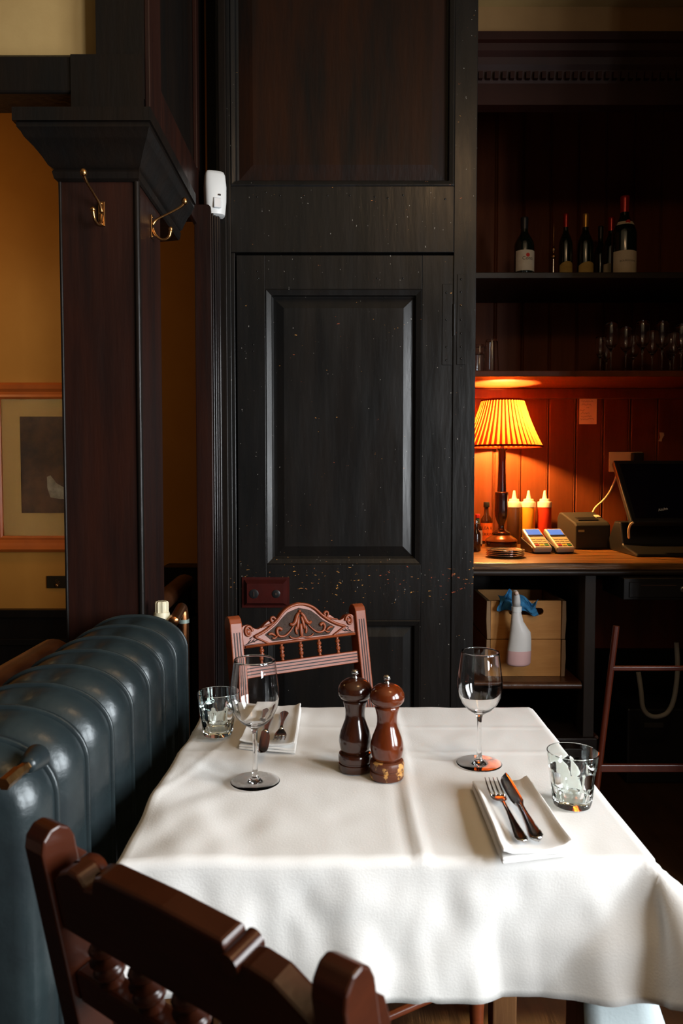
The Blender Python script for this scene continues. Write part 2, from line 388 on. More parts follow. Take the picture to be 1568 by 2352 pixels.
# nail heads under the panel
wf = bpy.data.objects['wall_front']
for px, py in ((590, 452), (643, 449), (698, 449), (752, 449), (803, 449), (860, 452), (890, 455), (1022, 457), (610, 441), (925, 448)):
    b = nb(); p = U(px, py, YW); ball(b, (p.x, YW, p.z), .0035, 1, .5, 1, 10); obj('nail_head', b, 'black', wf, smooth=True)

# ---- door_1
D = bpy.data.objects.new('door_1', None); COL.objects.link(D); D['kind'] = 'structure'; D.location = (0, 0, 0)
yd = YW + .006
px0, px1, pz0, pz1 = XW(610), XW(968), ZW(1297), ZW(663)
lz1 = ZW(1425)
lx0, lx1 = XW(613), XW(968)
b = nb()
box(b, xd0, px0, yd, yd+.045, 0.01, zd1); box(b, px1, xd1, yd, yd+.045, 0.01, zd1)
box(b, px0, px1, yd, yd+.045, pz1, zd1); box(b, px0, px1, yd, yd+.045, lz1, pz0); box(b, px0, px1, yd, yd+.045, 0.01, .28)
obj('door_frame', b, 'black', D, bevel=.0015)
b = nb()
rect_panel(b, px0, px1, pz0, pz1, yd, [(0, 0), (.004, -.003), (.021, .0035), (.0215, .019), (.027, .023), (.064, .0095)], 0)
obj('upper_panel', b, 'black', D)
b = nb()
rect_panel(b, px0, px1, .28, lz1, yd, [(0, 0), (.004, -.003), (.021, .0035), (.0215, .019), (.027, .023), (.062, .0100)], 0)
obj('lower_panel', b, 'black', D)
# lock box
lb = [XW(553), XW(663), ZW(1396), ZW(1326)]
b = nb()
rect_panel(b, lb[0], lb[1], lb[2], lb[3], yd-.004, [(-.0, .004), (0, 0), (.008, 0), (.010, -.003), (.020, -.020)], 0)
lk = obj('rim_lock', b, 'lock', D)
for k, pxx in enumerate((583, 634)):
    b = nb(); p = U(pxx, 1364, yd-.024)
    mt = Matrix.Translation((p.x, yd-.0235, p.z)) @ Matrix.Rotation(pi/2, 4, 'X')
    lathe(b, [(.0001, 0), (.0165 - .002*k, 0), (.0165 - .002*k, .0025), (.012, .004), (.0001, .0035)], 24, mtx=mt, cap=False)
    e = obj('keyhole_plate', b, 'blackplastic', lk, angle=35)
    b = nb(); box(b, p.x-.0018, p.x+.0018, yd-.0292, yd-.027, p.z-.009, p.z+.009) if k == 0 else box(b, p.x-.004, p.x+.004, yd-.0292, yd-.027, p.z-.004, p.z+.004)
    obj('keyhole', b, 'ink', lk)
# hinge leaves
b = nb(); box(b, XW(1014), XW(1036), yd-.003, yd+.002, ZW(838), ZW(652)); h1 = obj('hinge_leaf', b, 'black', D, bevel=.001)
b = nb(); box(b, XW(1047), XW(1068), YW-.003, YW+.002, ZW(838), ZW(630)); h2 = obj('hinge_leaf', b, 'black', D, bevel=.001)
b = nb(); lathe(b, [(.0055, ZW(770)), (.0055, ZW(698))], 16, c=(XW(1041), yd-.002, 0)); obj('hinge_knuckle', b, 'black', D, angle=40)
for h, pxx, y0, pys in ((h1, 1025, yd-.003, (672, 734, 797, 827)), (h2, 1058, YW-.003, (642, 671, 702, 735, 766, 797, 824))):
    for py in pys:
        b = nb(); p = U(pxx, py, YW); ball(b, (p.x, y0, p.z), .0038, 1, .6, 1, 10); obj('screw_head', b, 'black', h, smooth=True)
for px, py in ((561, 791), (581, 791), (561, 806), (581, 806), (590, 622), (866, 638), (925, 638), (593, 638)):
    b = nb(); p = U(px, py, YW); ball(b, (p.x, yd, p.z), .0032, 1, .6, 1, 10); obj('screw_head', b, 'black', D, smooth=True)

# jamb post left of the door (maroon board and fluted edge moulding)
zb = ZW(490)
b = nb()
p0, p1, p2 = U(450, 1000, 2.60).x, U(489, 1000, 2.60).x, U(500, 1000, 2.60).x
box(b, p0, p1, 2.60, 2.80, 0, zb)
struct('trim_1', b, 'maroon', bevel=.003)
b = nb()
n = 4; wv = (p2 + .008 - p1) / n
for i in range(n):
    lathe(b, [(wv*.56, 0), (wv*.56, zb)], 12, c=(p1 + wv*(i+.5), 2.608 + i*.010, 0))
box(b, p1, p2+.006, 2.625, 2.76, 0, zb)
struct('trim_2', b, 'flutedtrim', angle=40)
b = nb(); box(b, p2, xu0 - .01, 2.66, YW, 0, 3.15); struct('trim_3', b, 'blackup', bevel=.003)

# ============================================================ LEFT: beam, pillar, capital
XB = -.498
zs = 2.27     # soffit of the cross beam
b = nb()
box(b, -.62, XB, 1.98, 2.85, zs - .02, 3.15)
ov = struct('wall_left_bulkhead', b, 'blackup')
# framed panel on its right face
b = nb()
t = .014
box(b, XB, XB+t, 1.98, 2.10, 2.14, 3.15); box(b, XB, XB+t, 2.10, 2.64, 2.14, 2.33)
box(b, XB, XB+t, 2.615, 2.66, 2.33, 3.15)
struct('wall_left_frame', b, 'maroon', bevel=.003)
# heavy beam running left with its soffit
bz0, bz1 = U(100, 213, 1.97).z, U(100, 127, 1.97).z
b = nb(); box(b, -2.7, -.62, 1.97, UZ(100, 262, bz0).y, bz0, bz1)
o = obj('timber_beam', b, 'blackup', bevel=.006); tag(o, 'thick black timber beam running left above the pillar, below cream plaster', 'beam'); 
b = nb()
pr = [(-2.7, U(100, 127, 2.03).z)] + [(U(a, c, 2.03).x, U(a, c, 2.03).z) for a, c in ((228, 126), (258, 113), (268, 96), (262, 78), (250, 56), (240, 28), (230, 0))] + [(-.66, 3.15), (-2.7, 3.15)]
prism(b, pr, 2.03, 2.12, 'y'); struct('wall_upper_left', b, 'cream')
b = nb(); box(b, -.588, -.50, 1.99, 2.14, 2.27, 3.15); prism(b, [(U(a, c, 2.02).x, U(a, c, 2.02).z) for a, c in ((262, 112), (280, 100), (270, 60), (252, 20), (248, -40), (300, -40), (300, 130))], 2.0, 2.028, 'y'); struct('trim_4', b, 'blackup')
b = nb(); box(b, -.680, -.50, 1.965, 2.05, 2.12, bz1); struct('trim_5', b, 'blackup')

P = thing('wooden_pillar', 'square dark-stained wooden pillar with a moulded capital, behind the radiator', 'pillar', (-.6, 2.0, 0))
def L(p, o): return (p[0]-o[0], p[1]-o[1], p[2]-o[2])
X0, X1, Y0, Y1 = U(146, 900, 1.93).x, U(321, 900, 1.93).x, 1.93, 2.17
b = nb(); box(b, X0+.6, X1+.6, Y0-2, Y1-2, 0, 2.07)
obj('shaft', b, 'maroon', P, bevel=.002)
b = nb(); lathe(b, [(.008, 0), (.008, 2.06)], 16, c=(X1+.6-.002, Y0-2+.002, 0)); obj('corner_bead', b, 'blackup', P, angle=40)
b = nb(); lathe(b, [(.004, 0), (.004, 2.06)], 12, c=(X0+.6, Y0-2, 0)); obj('corner_bead', b, 'blackup', P, angle=40)
# capital: stepped/coved moulding around three sides, built as stacked mitred rings
prof = [(.004, 2.025), (.012, 2.030), (.016, 2.045), (.012, 2.052), (.024, 2.058), (.034, 2.072), (.052, 2.092), (.066, 2.103), (.070, 2.106), (.076, 2.116), (.084, 2.123), (.084, 2.133), (.092, 2.134), (.092, 2.165), (-.02, 2.168)]
b = nb(); rings = []
for o_, z in prof:
    oy = o_
    rings.append([b.verts.new((x+.6, y-2, z)) for x, y in ((X0-o_*.84, 2.45), (X0-o_*.84, Y0-oy), (X1+o_*.62, Y0-oy), (X1+o_*.62, 2.40))])
for a, c in zip(rings, rings[1:]):
    for i in range(4): b.faces.new((a[i], a[(i+1) % 4], c[(i+1) % 4], c[i]))
b.faces.new(rings[0]); b.faces.new(rings[-1])
obj('capital', b, 'blackup', P, angle=28)
# deep beam behind capital along the wall side
b = nb(); box(b, -.60, -.487, 2.30, 2.66, 2.165, 2.262); struct('trim_6', b, 'blackup', bevel=.003)

# coat hooks
def hook(name, label, loc, rot, lean=0):
    H = thing(name, label, 'hook', loc, rot)
    b = nb(); box(b, -.0085, .0085, -.004, 0, -.030, .030); obj('back_plate', b, 'brass', H, bevel=.0012)
    b = nb()
    up = smooth_pts([(0, -.004, .006), (0, -.014, .020), (lean*.4, -.045, .034), (lean*.9, -.080, .052), (lean, -.090, .064)], 2)
    n = len(up); tube(b, up, [.0055 - .0025*math.sin(pi*i/(n-1)) for i in range(n)], 10)
    lo = smooth_pts([(0, -.004, -.004), (0, -.012, -.024), (lean*.1, -.030, -.036), (lean*.3, -.048, -.028), (lean*.4, -.052, -.010)], 2)
    n = len(lo); tube(b, lo, [.0055 - .002*math.sin(pi*i/(n-1)) for i in range(n)], 10)
    obj('hook_arms', b, 'brass', H, smooth=True)
    b = nb(); ball(b, (lean, -.090, .067), .0085, 1, 1, 1.15); obj('ball_end', b, 'brass', H, smooth=True)
    b = nb(); ball(b, (lean*.4, -.052, -.006), .0065); obj('ball_end', b, 'brass', H, smooth=True)
    for z in (-.025, .025):
        b = nb(); ball(b, (0, -.004, z), .0028, 1, .6, 1, 8); obj('screw', b, 'brass', H, smooth=True)
p = U(234, 492, 1.93); hook('coat_hook', 'brass double coat hook on the front face of the pillar', (p.x, 1.93, p.z), 0, -.014)
p = UX(347, 521, X1); hook('coat_hook', 'brass double coat hook on the right side face of the pillar', (X1, p.y, p.z), pi/2)

# motion sensor
pS = U(487, 437, 2.60)
MS = thing('motion_sensor', 'white plastic motion sensor at the end of the beam above the door frame', 'sensor', (pS.x, 2.645, pS.z), math.radians(20))
b = nb()
segs = 12
def sensor_sec(z, w, d):
    return [(w*math.cos(a) , -d*abs(math.sin(a))**.6) for a in [pi*i/segs for i in range(segs+1)]]
rings = []
for z, w, d in ((-.077, .026, .030), (-.073, .032, .040), (-.03, .036, .048), (.02, .037, .045), (.060, .034, .032), (.072, .030, .024), (.076, .024, .018)):
    s_ = [(-w, 0)] + [(-w*math.cos(pi*i/segs), -.010 - (d-.010)*math.sin(pi*i/segs)**.45) for i in range(segs+1)] + [(w, 0)]
    rings.append([b.verts.new((x, y, z)) for x, y in s_])
for a, c in zip(rings, rings[1:]):
    for i in range(len(a)): b.faces.new((a[i], a[(i+1) % len(a)], c[(i+1) % len(a)], c[i]))
b.faces.new(rings[0]); b.faces.new(rings[-1])
obj('sensor_body', b, 'whiteplastic', MS, angle=50)
b = nb(); box(b, -.012, .014, -.0525, -.046, -.058, -.024); obj('sensor_lens', b, mat('sensor_lens_white', (.7, .72, .74), .25), MS, bevel=.003)
b = nb(); box(b, .004, .012, -.0520, -.046, -.016, -.012); obj('indicator_light', b, 'ink', MS)

# ============================================================ LEFT ROOM
YL = 3.35
zd = U(80, 1397, YL).z
b = nb(); box(b, -3.6, XW(500), YL, YL+.1, 0, 3.15); struct('wall_left_room', b, 'plaster')
b = nb(); box(b, -3.6, -.9, YL-.03, YL, 0, zd-.03); box(b, -3.6, -.9, YL-.045, YL, zd-.035, zd); box(b, -3.6, -.9, YL-.04, YL, .55, .58); struct('trim_7', b, 'blackup', bevel=.003)
b = nb(); box(b, XW(500)-.05, XW(500)+.05, YW+WT, 3.45, 0, 3.15); struct('wall_left_return', b, 'blackup')
# picture
f0, f1 = U(-32, 1268, YL-.03), U(300, 878, YL-.03)
FR = thing('framed_picture', 'framed dark figure print in an orange-brown wooden frame on the ochre wall', 'picture', ((f0.x+f1.x)/2, YL-.002, (f0.z+f1.z)/2))
w, h = (f1.x-f0.x)/2, (f1.z-f0.z)/2
b = nb()
rings = []
for ins, dy in ((0, 0), (0, -.02), (.012, -.034), (.028, -.030), (.040, -.020), (.052, -.018), (.062, -.022), (.070, -.016), (.070, -.004)):
    rings.append([b.verts.new((x, dy, z)) for x, z in ((-w+ins, -h+ins), (w-ins, -h+ins), (w-ins, h-ins), (-w+ins, h-ins))])
for a, c in zip(rings, rings[1:]):
    for i in range(4): b.faces.new((a[i], a[(i+1) % 4], c[(i+1) % 4], c[i]))
obj('picture_frame', b, 'frame', FR)
b = nb(); box(b, -w+.07, w-.07, -.006, -.004, -h+.07, h-.07); obj('mount_board', b, 'mount', FR)
i0, i1 = U(52, 1178, YL), U(240, 957, YL)
cx, cz = FR.location.x, FR.location.z
b = nb(); box(b, i0.x-cx, .25-cx*0-.0 if False else w-.15, -.008, -.0055, i0.z-cz, i1.z-cz); pic = obj('print', b, 'print', FR)
b = nb()
q = [(110, 1095), (118, 1092), (132, 1110), (150, 1120), (172, 1122), (175, 1145), (140, 1146), (118, 1142), (111, 1120)]
prism(b, [(U(a, c, YL).x-cx, U(a, c, YL).z-cz) for a, c in q], -.0095, -.0078, 'y'); obj('pale_figure', b, 'printpale', pic)
b = nb(); box(b, -w+.07, w-.07, -.0125, -.0115, -h+.07, h-.07); obj('picture_glass', b, 'pane', FR)
# brass plate on wall
s0, s1 = U(107, 1351, YL-.01), U(185, 1323, YL-.01)
SW = thing('switch_plate', 'small tarnished metal switch plate on the ochre wall below the picture', 'switch', ((s0.x+s1.x)/2, YL, (s0.z+s1.z)/2))
b = nb(); box(b, s0.x-SW.location.x, s1.x-SW.location.x, -.010, 0, s0.z-SW.location.z, s1.z-SW.location.z); obj('plate', b, 'switchbrass', SW, bevel=.002)
c_ = U(132, 1341, YL-.01)
b = nb(); ball(b, (c_.x-SW.location.x, -.016, c_.z-SW.location.z-.006), .008); obj('dolly_switch', b, 'brass', SW, smooth=True)
b = text_bm('St', .028, lambda x, y: Vector((x + c_.x-SW.location.x, -.0108, y + c_.z-SW.location.z+.008))); obj('lettering', b, 'brass', SW)
# half-wall cap rail behind the radiator
xr0 = -.735
b = nb(); lathe(b, [(.052, .62), (.052, 1.925)], 20, mtx=Matrix.Translation((xr0, 0, .83)) @ Matrix.Rotation(-pi/2, 4, 'X'))
box(b, xr0-.045, xr0+.045, .62, 1.925, .74, .82)
o = obj('cap_rail', b, 'railwood', angle=40); tag(o, 'rounded brown wooden cap rail running behind the radiator to the pillar', 'rail')
b = nb(); box(b, xr0-.03, xr0+.03, .62, 1.925, 0, .74); struct('wall_half', b, 'blackup')
# handrail seen in the gap
HR = thing('stair_handrail', 'worn brown wooden handrail seen in the gap between pillar and door frame', 'handrail', (0, 0, 0))
ha, hb = U(330, 1420, 2.45), U(424, 1336, 3.0)
b = nb(); tube(b, [ha, hb], .040, 16, .75); obj('rail', b, 'railwood', HR, angle=50)
hc = hb
b = nb(); box(b, hc.x-.02, hc.x+.02, hc.y-.03, hc.y+.03, 0, hc.z-.02); obj('post', b, 'blackup', HR, bevel=.003)
b = nb()
g0, g1 = U(405, 1372, 3.2), U(462, 1300, 3.2); box(b, -.75, g1.x, 3.15, 3.30, g0.z, g1.z)
g2 = U(441, 1415, 3.2); box(b, -.75, g2.x, 3.17, 3.27, 0, g0.z); box(b, g2.x, g1.x+.1, 3.17, 3.27, 0, g2.z)
struct('trim_8', b, 'blackup')

# ============================================================ RADIATOR
XR = -.381
RAD = thing('cast_iron_radiator', 'large grey-green cast iron column radiator with arched sections left of the table', 'radiator', (XR-.125, 1.3, 0))
ZT = .954; WR = .25
def arch(off, W_=WR, zt=ZT, zbot=.10):
    """outline points of a section in XZ, inset by off; x from -W/2..W/2"""
    w = W_/2 - off; top = zt - off; pts = []
    hgt = .088 - off*.4
    ex = 2.15
    pts.append((w, zbot + off))
    N = 26
    for i in range(N+1):
        a = pi*i/N
        cx_, sz_ = math.cos(a), math.sin(a)
        pts.append((w*math.copysign(abs(cx_)**(2/ex), cx_), top - hgt + hgt*abs(sz_)**(2/ex)))
    pts.append((-w, zbot + off))
    return pts
def section_mesh():
    b = nb(); T = .060
    st = []
    N = 8
    for i in range(-N, N+1):
        t_ = i/N
        if i == 0:
            for yy, o_ in ((-.0034, .0020), (-.0026, -.0022), (-.0012, -.0036), (.0012, -.0036), (.0026, -.0022), (.0034, .0020)): st.append((yy, o_))
        else:
            st.append((t_*T, 0.040*(1-math.sqrt(max(0, 1-(abs(t_)*.985)**2.0)))+.0020))
    rings = [[b.verts.new((x, y, z)) for x, z in arch(o_)] for y, o_ in st]
    for a, c in zip(rings, rings[1:]):
        for k in range(len(a)): b.faces.new((a[k], a[(k+1) % len(a)], c[(k+1) % len(a)], c[k]))
    b.faces.new(rings[0]); b.faces.new(rings[-1])
    # saddle groove across the crown that splits the lobes
    for v in b.verts:
        if v.co.z > ZT - .14:
            k = math.exp(-((v.co.x + .012)/.018)**2) * min(1, (v.co.z-(ZT-.14))/.08)
            v.co.z -= .010*k*min(1, abs(v.co.y)/.02)
    return b
sec = obj('radiator_section', section_mesh(), 'cast', RAD, angle=50)
YS = [1.858 - .1225*i for i in range(8)]
sec.location = (0, YS[0]-1.3, 0)
for y in YS[1:]:
    c = sec.copy(); COL.objects.link(c); c.parent = RAD; c.location = (0, y-1.3, 0)
for y in (YS[-1], YS[0]):
    b = nb(); box(b, -.08, .08, y-1.3-.02, y-1.3+.02, 0, .12); obj('foot', b, 'cast', RAD, bevel=.005)
# boss and bleed valve on the nearest section
bv = U(64, 1758, .955)
bx, by, bz = bv.x-RAD.location.x, .955-1.3, bv.z
b = nb()
mt = Matrix.Translation((bx, by, bz)) @ Matrix.Rotation(pi/2, 4, 'X')
lathe(b, [(.017, -.03), (.014, -.012), (.011, .000), (.0085, .004), (.0001, .005)], 24, mtx=mt, cap=False); obj('valve_boss', b, 'cast', RAD, smooth=True)
b = nb(); tube(b, [(bx, by-.002, bz), (bx-.004, by-.018, bz-.001), (bx-.0045, by-.019, bz-.001), (bx-.010, by-.048, bz-.005)], [.0070, .0070, .0085, .0085], 6)
obj('bleed_valve', b, 'brass', RAD, angle=30)
# thermostatic valve + copper pipe behind the last section
VP = U(372, 1412, 1.92)
TV = thing('radiator_valve', 'cream ribbed radiator valve behind the far end of the radiator', 'valve', (VP.x-.006, 1.93+.012, .0))
zc = VP.z
b = nb(); lathe(b, [(.0165, zc+.002), (.0165, zc+.027), (.014, zc+.031), (.0001, zc+.031)], 36, rf=lambda a, z: 1 + .07*(1 if math.sin(a*9) > 0 else -1)); obj('ribbed_cap', b, 'creamplastic', TV, angle=30)
b = nb(); lathe(b, [(.0001, zc-.050), (.019, zc-.050), (.021, zc-.004), (.019, zc+.003), (.0001, zc+.003)], 24, cap=False); obj('valve_body', b, 'creamplastic', TV, angle=40)
b = nb(); tube(b, [(.0, 0, zc-.022), (.032, .0, zc-.022)], .017, 16); obj('union_nut', b, 'creamplastic', TV, angle=40)
CP = thing('copper_pipe', 'bent copper heating pipe between the cream radiator valve and the gap', 'pipe', (0, 0, 0))
b = nb()
ca, cb2, cc = U(398, 1428, 1.92), U(418, 1392, 2.02), U(416, 1470, 2.02)
tube(b, smooth_pts([ca, ca*.4+cb2*.6, cb2, Vector((cb2.x+.004, cb2.y, cb2.z-.025)), Vector((cb2.x+.004, cb2.y, cb2.z-.08)), Vector((cb2.x+.004, cb2.y, .05)), Vector((cb2.x+.004, cb2.y, 0))], 2), .0135, 14); obj('pipe', b, 'copper', CP, smooth=True)
b = nb(); lathe(b, [(.0148, 0), (.0148, .010)], 16, c=(cb2.x+.004, cb2.y, cb2.z-.045)); obj('solder_collar', b, mat('verdigris_solder', (.30, .38, .34), .5, metal=.5), CP, angle=40)

# ============================================================ TABLE + CLOTH
TX0, TX1, TY0, TY1, TZ = -.314, .440, 1.065, 1.762, .750
TB = thing('dining_table', 'dining table under the white tablecloth in the middle', 'table', ((TX0+TX1)/2, (TY0+TY1)/2, 0))
b = nb(); cxT, cyT = TB.location.x, TB.location.y
box(b, TX0-cxT+.004, TX1-cxT-.004, TY0-cyT+.004, TY1-cyT-.004, .718, .745); obj('tabletop', b, 'tableleg', TB, bevel=.004)
for sx in (TX0+.045, TX1-.065):
    for sy in (TY0+.05, TY1-.042):
        b = nb(); box(b, sx-cxT-.028, sx-cxT+.028, sy-cyT-.028, sy-cyT+.028, 0, .718); obj('leg', b, 'tableleg', TB, bevel=.004)
b = nb()
for y in (TY0+.05, TY1-.042): box(b, TX0-cxT+.045, TX1-cxT-.065, y-cyT-.011, y-cyT+.011, .63, .718)
for x in (TX0+.045, TX1-.065): box(b, x-cxT-.011, x-cxT+.011, TY0-cyT+.05, TY1-cyT-.042, .63, .718)
obj('apron', b, 'tableleg', TB)

def crease(t, w): return math.exp(-(t/w)**2)
def top_bump(x, y):
    z = 0
    # ironed fold lines
    z += .0042*crease(x - (.118 + .004*math.sin(y*9)), .008) - .0016*crease(x - (.098 + .004*math.sin(y*9)), .010)
    z += .0016*crease(y - 1.47, .008) + .0013*crease(y-1.62, .007)
    z += .0016*crease(x + .10, .02)*.5
    # rumples along the left edge
    k = max(0, min(1, (-.05 - x)/.17))
    v = Vector((x*7 + y*2.0, y*4.0, 0))
    z += k*.0105*(noise.noise(v) + .5*noise.noise(v*2.3))
    v2 = Vector((x*14-y*9, y*6, 3.1))
    z += k*.0035*noise.noise(v2)
    z += .0018*noise.noise(Vector((x*9, y*9, 7))) + .0009*noise.noise(Vector((x*26, y*18, 4)))
    z += .0022*crease((x+.265) - (y-1.42)*.30, .008)*(1 if y > 1.1 else 0) * (1 if y < 1.55 else .3)
    return z
def cloth_mesh():
    b = nb()
    dropF, dropS, dropB = .208, .19, .18
    def axis(lo, hi, dlo, dhi):
        v = []
        nd = 20
        for i in range(nd): v.append(lo - dlo*(1 - i/nd))
        n = 92
        for i in range(n+1): v.append(lo + (hi-lo)*i/n)
        for i in range(1, nd+1): v.append(hi + dhi*i/nd)
        return v
    xs = axis(TX0, TX1, dropS, dropS); ys = axis(TY0, TY1, dropF, dropB)
    R = .010
    def bend(d, flare):
        """distance past edge -> (outward, down)"""
        q = R*pi/2
        if d < q: a = d/R; return R*math.sin(a), R*(1-math.cos(a))
        e = d - q; return R + e*math.sin(flare), R + e*math.cos(flare)
    V = {}
    for i, x in enumerate(xs):
        for j, y in enumerate(ys):
            ix, iy = min(max(x, TX0), TX1), min(max(y, TY0), TY1)
            ex, ey = x - ix, y - iy
            d = math.hypot(ex, ey)
            zt = TZ + .0045 + top_bump(ix, iy)
            if d < 1e-9:
                p = Vector((x, y, zt))
            else:
                ux, uy = ex/d, ey/d
                cor = (2*abs(ux*uy))**.8
                fl = .05 + .50*cor
                if uy < 0 < ux: fl = .05 + .80*cor
                if ux < 0: fl = .015 + .12*cor
                if abs(uy) > abs(ux) and uy < 0:      # front fall: soft waves
                    fl += (.05*math.sin(x*15+.6) + .035*math.sin(x*37+1.2) + .02*math.sin(x*71))*(1-cor)
                o_, dn = bend(d, max(fl, .0))
                if cor > 0: dn *= 1 - .34*cor
                # rumple of hanging cloth
                rm = .006*noise.noise(Vector((x*11, y*11, 2))) * min(1, d/.08) + .0025*noise.noise(Vector((x*30, y*22, 9)))*min(1, d/.05)
                p = Vector((ix + ux*(o_+rm), iy + uy*(o_+rm), zt - dn))
                if uy < -.2 and abs(ux) < .05: p.x += .006*math.sin(y*30+x*8)*min(1, d/.1)
            if d > 1e-9:
                if ey < -1e-6 and ex < 1e-6 and x > TX1 - .75*d: q_ = (x - (TX1 - .75*d))*.34; p.y -= q_; p.z += q_*.55
                elif ey < 0 and ex > 0: q_ = .75*d*.34*(1-cor)*abs(uy); p.y -= q_; p.z += q_*.55
            V[i, j] = b.verts.new(p)
    for i in range(len(xs)-1):
        for j in range(len(ys)-1):
            b.faces.new((V[i, j], V[i+1, j], V[i+1, j+1], V[i, j+1]))
    return b
o = obj('tablecloth', cloth_mesh(), 'cloth', smooth=True)
sol = o.modifiers.new('thick', 'SOLIDIFY'); sol.thickness = .0011; sol.offset = -1
tag(o, 'white tablecloth draped over the dining table, with ironed creases', 'tablecloth')
ZC = TZ + .0055
b = nb(); path = [(.348, TY0+.012), (.368, TY0+.007), (.390, TY0+.012), (.410, TY0+.006), (.425, TY0+.010), (TX1-.008, TY0+.018)] + [(TX1-.006+.002*math.sin(k*1.7), TY0+.03+(TY1-TY0-.08)*k/16) for k in range(17)]
A = []
for k, (x, y) in enumerate(path):
    A.append([b.verts.new((x + (.07*t_*t_ if k > 4 else .012*t_*t_*k), y - (.050*t_*t_ if k < 9 else 0), .715 - .30*t_)) for t_ in [q/10 for q in range(11)]])
for p_, q_ in zip(A, A[1:]):
    for k in range(10): b.faces.new((p_[k], q_[k], q_[k+1], p_[k+1]))
o = obj('undercloth', b, mat('pale_blue_grey_cloth', (.50, .58, .60), .9, bump=.1, bscale=200), smooth=True)
sol = o.modifiers.new('thick', 'SOLIDIFY'); sol.thickness = .001; sol.offset = 1
tag(o, 'pale blue-grey cloth hanging lower than the white tablecloth at the right corner', 'cloth')

# ------------------------------------------------------------ wine glasses
def wine_glass(label, loc, s=1.0):
    G = thing('wine_glass', label, 'glass', loc, 0, None)
    out = [(.0001, .0004), (.0100, .0004), (.0420, .0004), (.0430, .0006), (.0436, .0010), (.0434, .0014), (.0425, .0017), (.0400, .0018), (.0300, .00195), (.0200, .0022), (.0140, .0027), (.0100, .0044), (.0070, .0090), (.0052, .0150), (.0046, .024), (.0040, .040), (.0040, .070), (.0046, .088), (.0068, .096), (.0130, .1005),
           (.0235, .107), (.0330, .118), (.0400, .133), (.0430, .150), (.0428, .165), (.0410, .182), (.0385, .200), (.0366, .2150), (.0363, .2183), (.0359, .2190), (.0354, .2190), (.0351, .2183), (.0354, .2150)]
    inn = [(.0373, .200), (.0398, .182), (.0416, .165), (.0418, .150), (.0388, .1345), (.0318, .120), (.0225, .1095), (.0120, .1040), (.0001, .1028)]
    b = nb(); lathe(b, [(r*s, z*s) for r, z in out+inn], 56, cap=False)
    bmesh.ops.remove_doubles(b, verts=b.verts[:], dist=.00008)
    o = obj('glass_bowl_and_stem', b, 'glass', G, angle=55)
    return G
g1 = UZ(586, 1797, ZC); wine_glass('empty wine glass on the left of the table, in front of the tumbler and napkin', (g1.x, g1.y, ZC+.0015))
g2 = UZ(1100, 1755, ZC); wine_glass('empty wine glass on the right of the table, behind the fork and knife', (g2.x, g2.y, ZC+.001), .975)
def tumbler(label, loc, rz, s=1):
    G = thing('glass_tumbler', label, 'glass', loc, rz)
    nf = 9
    def rf(a, z):
        zz = z/s
        if zz < .004 or zz > .066: return 1
        ph = 0 if zz < .036 else pi/nf
        t_ = ((a + ph) % (2*pi/nf)) - pi/nf
        amt = min(1, (zz-.004)/.004, (.066-zz)/.008, max(.0, abs(zz-.036)/.0035))
        return 1 + ((math.cos(pi/nf)/math.cos(t_))*1.02 - 1)*amt
    out = [(.0001, .0), (.026, .0), (.0295, .002), (.0305, .006)] + [(.0305 + .0112*((z-.006)/.084), z) for z in [.010, .014, .020, .026, .030, .033, .036, .039, .042, .048, .054, .058, .062, .066, .070, .078, .086, .0895]] + [(.0412, .0905), (.0400, .0902)]
    b = nb()
    rings = lathe(b, [(r*s, z*s) for r, z in out], 90, cap=False, rf=rf)
    inn = [(.0400, .0902), (.0392, .080), (.0372, .060), (.0345, .040), (.0318, .024), (.0290, .015), (.020, .0125), (.0001, .012)]
    lathe(b, [(r*s, z*s) for r, z in inn], 90, cap=False)
    bmesh.ops.remove_doubles(b, verts=b.verts[:], dist=.00006)
    obj('faceted_glass', b, 'tumbler', G, angle=26)
t1 = UZ(500, 1690, ZC); tumbler('faceted water tumbler at the back left corner of the table by the radiator', (t1.x, t1.y, ZC+.003), .1, 1.0)
t2 = UZ(1313, 1850, ZC); tumbler('faceted water tumbler near the right edge of the table beside the napkin', (t2.x, t2.y, ZC+.001), .3, 1.0)

# ------------------------------------------------------------ mills
def mill(label, loc, rz, body, foot):
    G = thing('pepper_mill', label, 'mill', loc, rz, None)
    b = nb()
    lathe(b, [(.0001, 0), (.0290, 0), (.0305, .003), (.0305, .013), (.0285, .0145), (.0285, .0165), (.0305, .018), (.0310, .026), (.0295, .031), (.0255, .0335), (.0001, .0335)], 40, cap=False)
    obj('foot_ring', b, foot, G, angle=40)
    b = nb()
    lathe(b, [(.0001, .0333), (.0255, .0335), (.0280, .042), (.0298, .053), (.0292, .063), (.0262, .074), (.0218, .085), (.0188, .094), (.0178, .103), (.0185, .113), (.0208, .122), (.0222, .127), (.0215, .131), (.0001, .131)], 40, cap=False)
    obj('body', b, body, G, smooth=True)
    b = nb()
    lathe(b, [(.0001, .1312), (.0215, .1312), (.0262, .1335), (.0300, .139), (.0315, .146), (.0305, .153), (.0265, .1605), (.0190, .1665), (.0100, .1695), (.0001, .170)], 40, cap=False)
    obj('head', b, body, G, smooth=True)
    b = nb(); lathe(b, [(.0001, .169), (.0048, .169), (.0048, .172), (.0030, .1735), (.0034, .175), (.0060, .178), (.0066, .1815), (.0050, .185), (.0001, .1862)], 20, cap=False)
    obj('finial_nut', b, 'chrome', G, smooth=True)
    return G
m1 = UZ(815, 1768, ZC); mill('dark wooden mill, left and further back of the two mills on the table', (m1.x, m1.y, ZC+.0015), 0, 'milldark', 'milldark')
